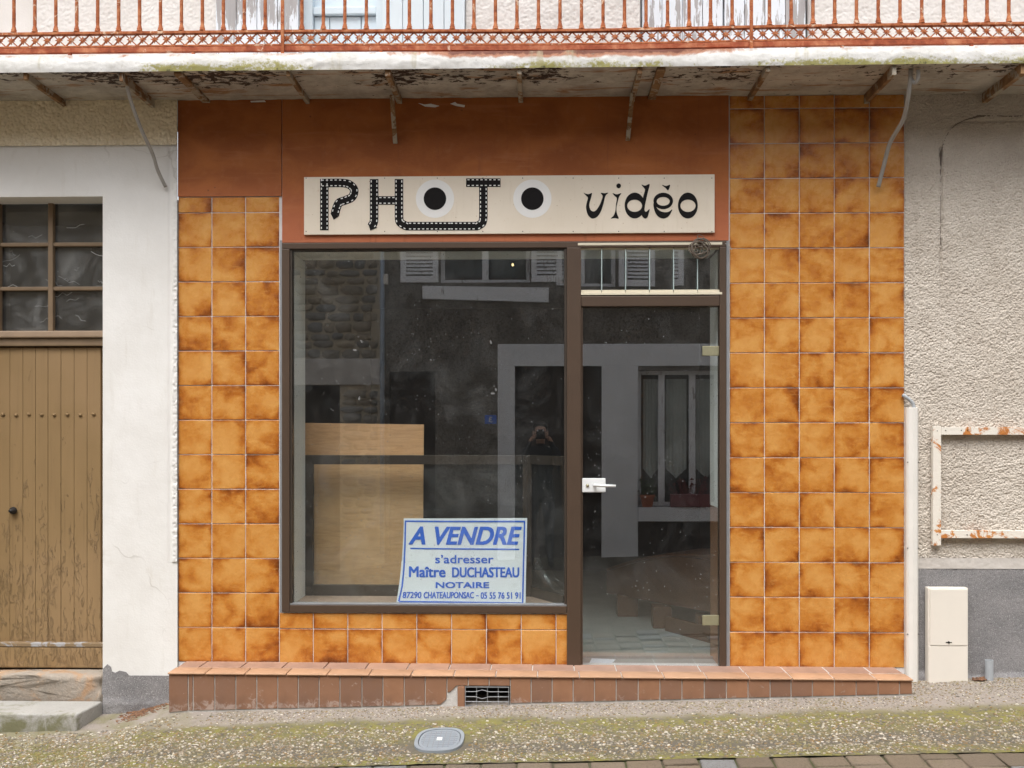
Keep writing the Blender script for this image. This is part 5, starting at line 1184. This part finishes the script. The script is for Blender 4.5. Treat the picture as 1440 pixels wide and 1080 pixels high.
# ================================================================== THE PHOTOGRAPHER, mirrored in the window
pr_ = thing('person', 'person in a dark jacket raising a black camera with both hands, mirrored in the window', 'person', (0, -6.3, .05))
def skin_mesh(verts, edges, radii, root, sub=2):
    me = bpy.data.meshes.new('tmp'); me.from_pydata(verts, edges, []); o = bpy.data.objects.new('tmp', me); COL.objects.link(o)
    m = o.modifiers.new('s', 'SKIN'); m.use_smooth_shade = True; o.modifiers.new('u', 'SUBSURF').levels = sub
    for i, r in enumerate(radii):
        sv = me.skin_vertices[0].data[i]; rr = r if isinstance(r, tuple) else (r, r); sv.radius = rr; sv.use_root = (i == root)
    bpy.context.view_layer.update(); dg = bpy.context.evaluated_depsgraph_get(); out = bpy.data.meshes.new_from_object(o.evaluated_get(dg)); bpy.data.objects.remove(o); return out
V = []; E = []; RR = []
def jn(p, r, par=None):
    V.append(p); RR.append(r)
    if par is not None: E.append((par, len(V)-1))
    return len(V)-1
by = -6.32
pel = jn((0, by, .95), (.155, .11)); sp1 = jn((0, by, 1.10), (.14, .105), pel); sp2 = jn((0, by, 1.27), (.165, .115), sp1); che = jn((0, by, 1.38), (.15, .10), sp2); nk = jn((0, by+.01, 1.475), .056, che); nk2 = jn((0, by+.025, 1.53), .052, nk)
hd0 = jn((0, by+.05, 1.585), (.066, .075), nk2); hd1 = jn((0, by+.055, 1.65), (.078, .095), hd0); hd2 = jn((0, by+.045, 1.715), (.066, .08), hd1)
hands = []
for s in (-1, 1):
    sh_ = jn((.175*s, by, 1.40), .072, che); elb = jn((.255*s, by+.06, 1.16), .052, sh_); fo = jn((.19*s, by+.16, 1.36), .044, elb); wr = jn((.115*s, by+.195, 1.535), (.030, .026), fo); pm = jn((.088*s, by+.20, 1.585), (.036, .022), wr); hands.append(pm)
    hp = jn((.085*s, by, .88), .098, pel); th = jn((.10*s, by+.005, .70), .080, hp); kn = jn((.105*s, by+.01, .50), .058, th); cf = jn((.11*s, by-.01, .34), .052, kn); ak = jn((.115*s, by-.02, .13), .038, cf); he = jn((.118*s, by+.04, .095), .040, ak); jn((.13*s, by+.13, .085), .034, he)
body = skin_mesh(V, E, RR, 0)
bm = bmesh.new(); bm.from_mesh(body)
# hands: palm beside the camera, four bent fingers over its front, thumb behind
for s in (-1, 1):
    px_, pz_ = .080*s, 1.60; py_ = by+.205
    for i in range(4):
        L = (.9, 1.0, .95, .75)[i]; z = pz_+.030-.020*i
        ch = [(px_+.006*s, py_, z-.01), (px_, py_+.028*L, z), (px_-.014*s, py_+.046*L, z+.002), (px_-.034*s*L, py_+.050*L, z+.001)]
        f = skin_mesh(ch, [(0, 1), (1, 2), (2, 3)], [.0098, .0092, .0085, .0075], 0, 1); bm.from_mesh(f)
    ch = [(px_+.004*s, py_-.01, pz_-.02), (px_-.006*s, py_-.022, pz_+.006), (px_-.024*s, py_-.022, pz_+.014)]
    f = skin_mesh(ch, [(0, 1), (1, 2)], [.012, .011, .009], 0, 1); bm.from_mesh(f)
# face: nose, brow and chin drawn out of the head
for v in bm.verts:
    x, y, z = v.co
    if y > by+.09 and abs(x) < .1 and z > 1.54:
        v.co.y += .022*math.exp(-(x/.014)**2-((z-1.628)/.024)**2)-.008*math.exp(-((abs(x)-.03)/.014)**2-((z-1.655)/.014)**2)+.006*math.exp(-(x/.03)**2-((z-1.565)/.015)**2)
body2 = bpy.data.meshes.new('body'); bm.to_mesh(body2); bm.free()
for mt in ('jacket', 'trousers', 'skin', 'iron_black'): body2.materials.append(MT[mt])
for po in body2.polygons:
    c = po.center; po.use_smooth = True
    hand = c.z > 1.53 and c.y > by+.165 and abs(c.x) > .03
    po.material_index = 2 if (hand or (c.z > 1.50 and abs(c.x) < .11 and not (abs(c.x) > .06 and c.z < 1.54))) else (3 if c.z < .13 else (1 if c.z < .93 else 0))
link('body', body2, None, pr_)
me = bpy.data.meshes.new('hair'); bm = bmesh.new(); bmesh.ops.create_icosphere(bm, subdivisions=3, radius=1.0)
for v in bm.verts:
    d = v.co.copy(); r = 1+.06*math.sin(d.x*23+d.z*17)*math.sin(d.y*19)
    v.co = (d.x*.090*r, by+.035+d.y*.108*r, 1.685+d.z*.088*r)
bmesh.ops.delete(bm, geom=[v for v in bm.verts if (v.co.y > by+.085 and v.co.z < 1.715) or v.co.z < 1.61], context='VERTS')
for q in bm.faces: q.smooth = True
bm.to_mesh(me); bm.free(); link('hair', me, 'hair', pr_)
for s in (-1, 1):
    MB().lathe([(.002, .011), (.008, .008), (.011, 0), (.008, -.008), (.002, -.011)], k=10).build('eye', 'white_metal', pr_, 0, True, (.029*s, by+.128, 1.655))
    MB().prism([(.078*s+.000, 1.60), (.088*s, 1.615), (.092*s, 1.65), (.080*s, 1.665)], by+.03, by+.062).build('ear', 'skin', pr_, .003, True)
MB().box(-.022, .022, by+.130, by+.134, 1.592, 1.597).build('mouth', 'plum', pr_)
cm = thing('camera_body', 'black camera held up by the person in the dark jacket', 'camera', (0, -6.1, 1.6))
cy = by+.205
MB().box(-.066, .066, cy-.025, cy+.022, 1.555, 1.645).build('case', 'black', cm, .008); MB().box(-.026, .026, cy-.022, cy+.020, 1.6455, 1.668).build('viewfinder', 'black', cm, .006)
MB().lathe([(.032, 0), (.034, .02), (.031, .05), (.030, .065), (.024, .065), (.022, .05)], k=20, axis='y').build('lens', 'black', cm, 0, True, (0, cy+.0225, 1.6))
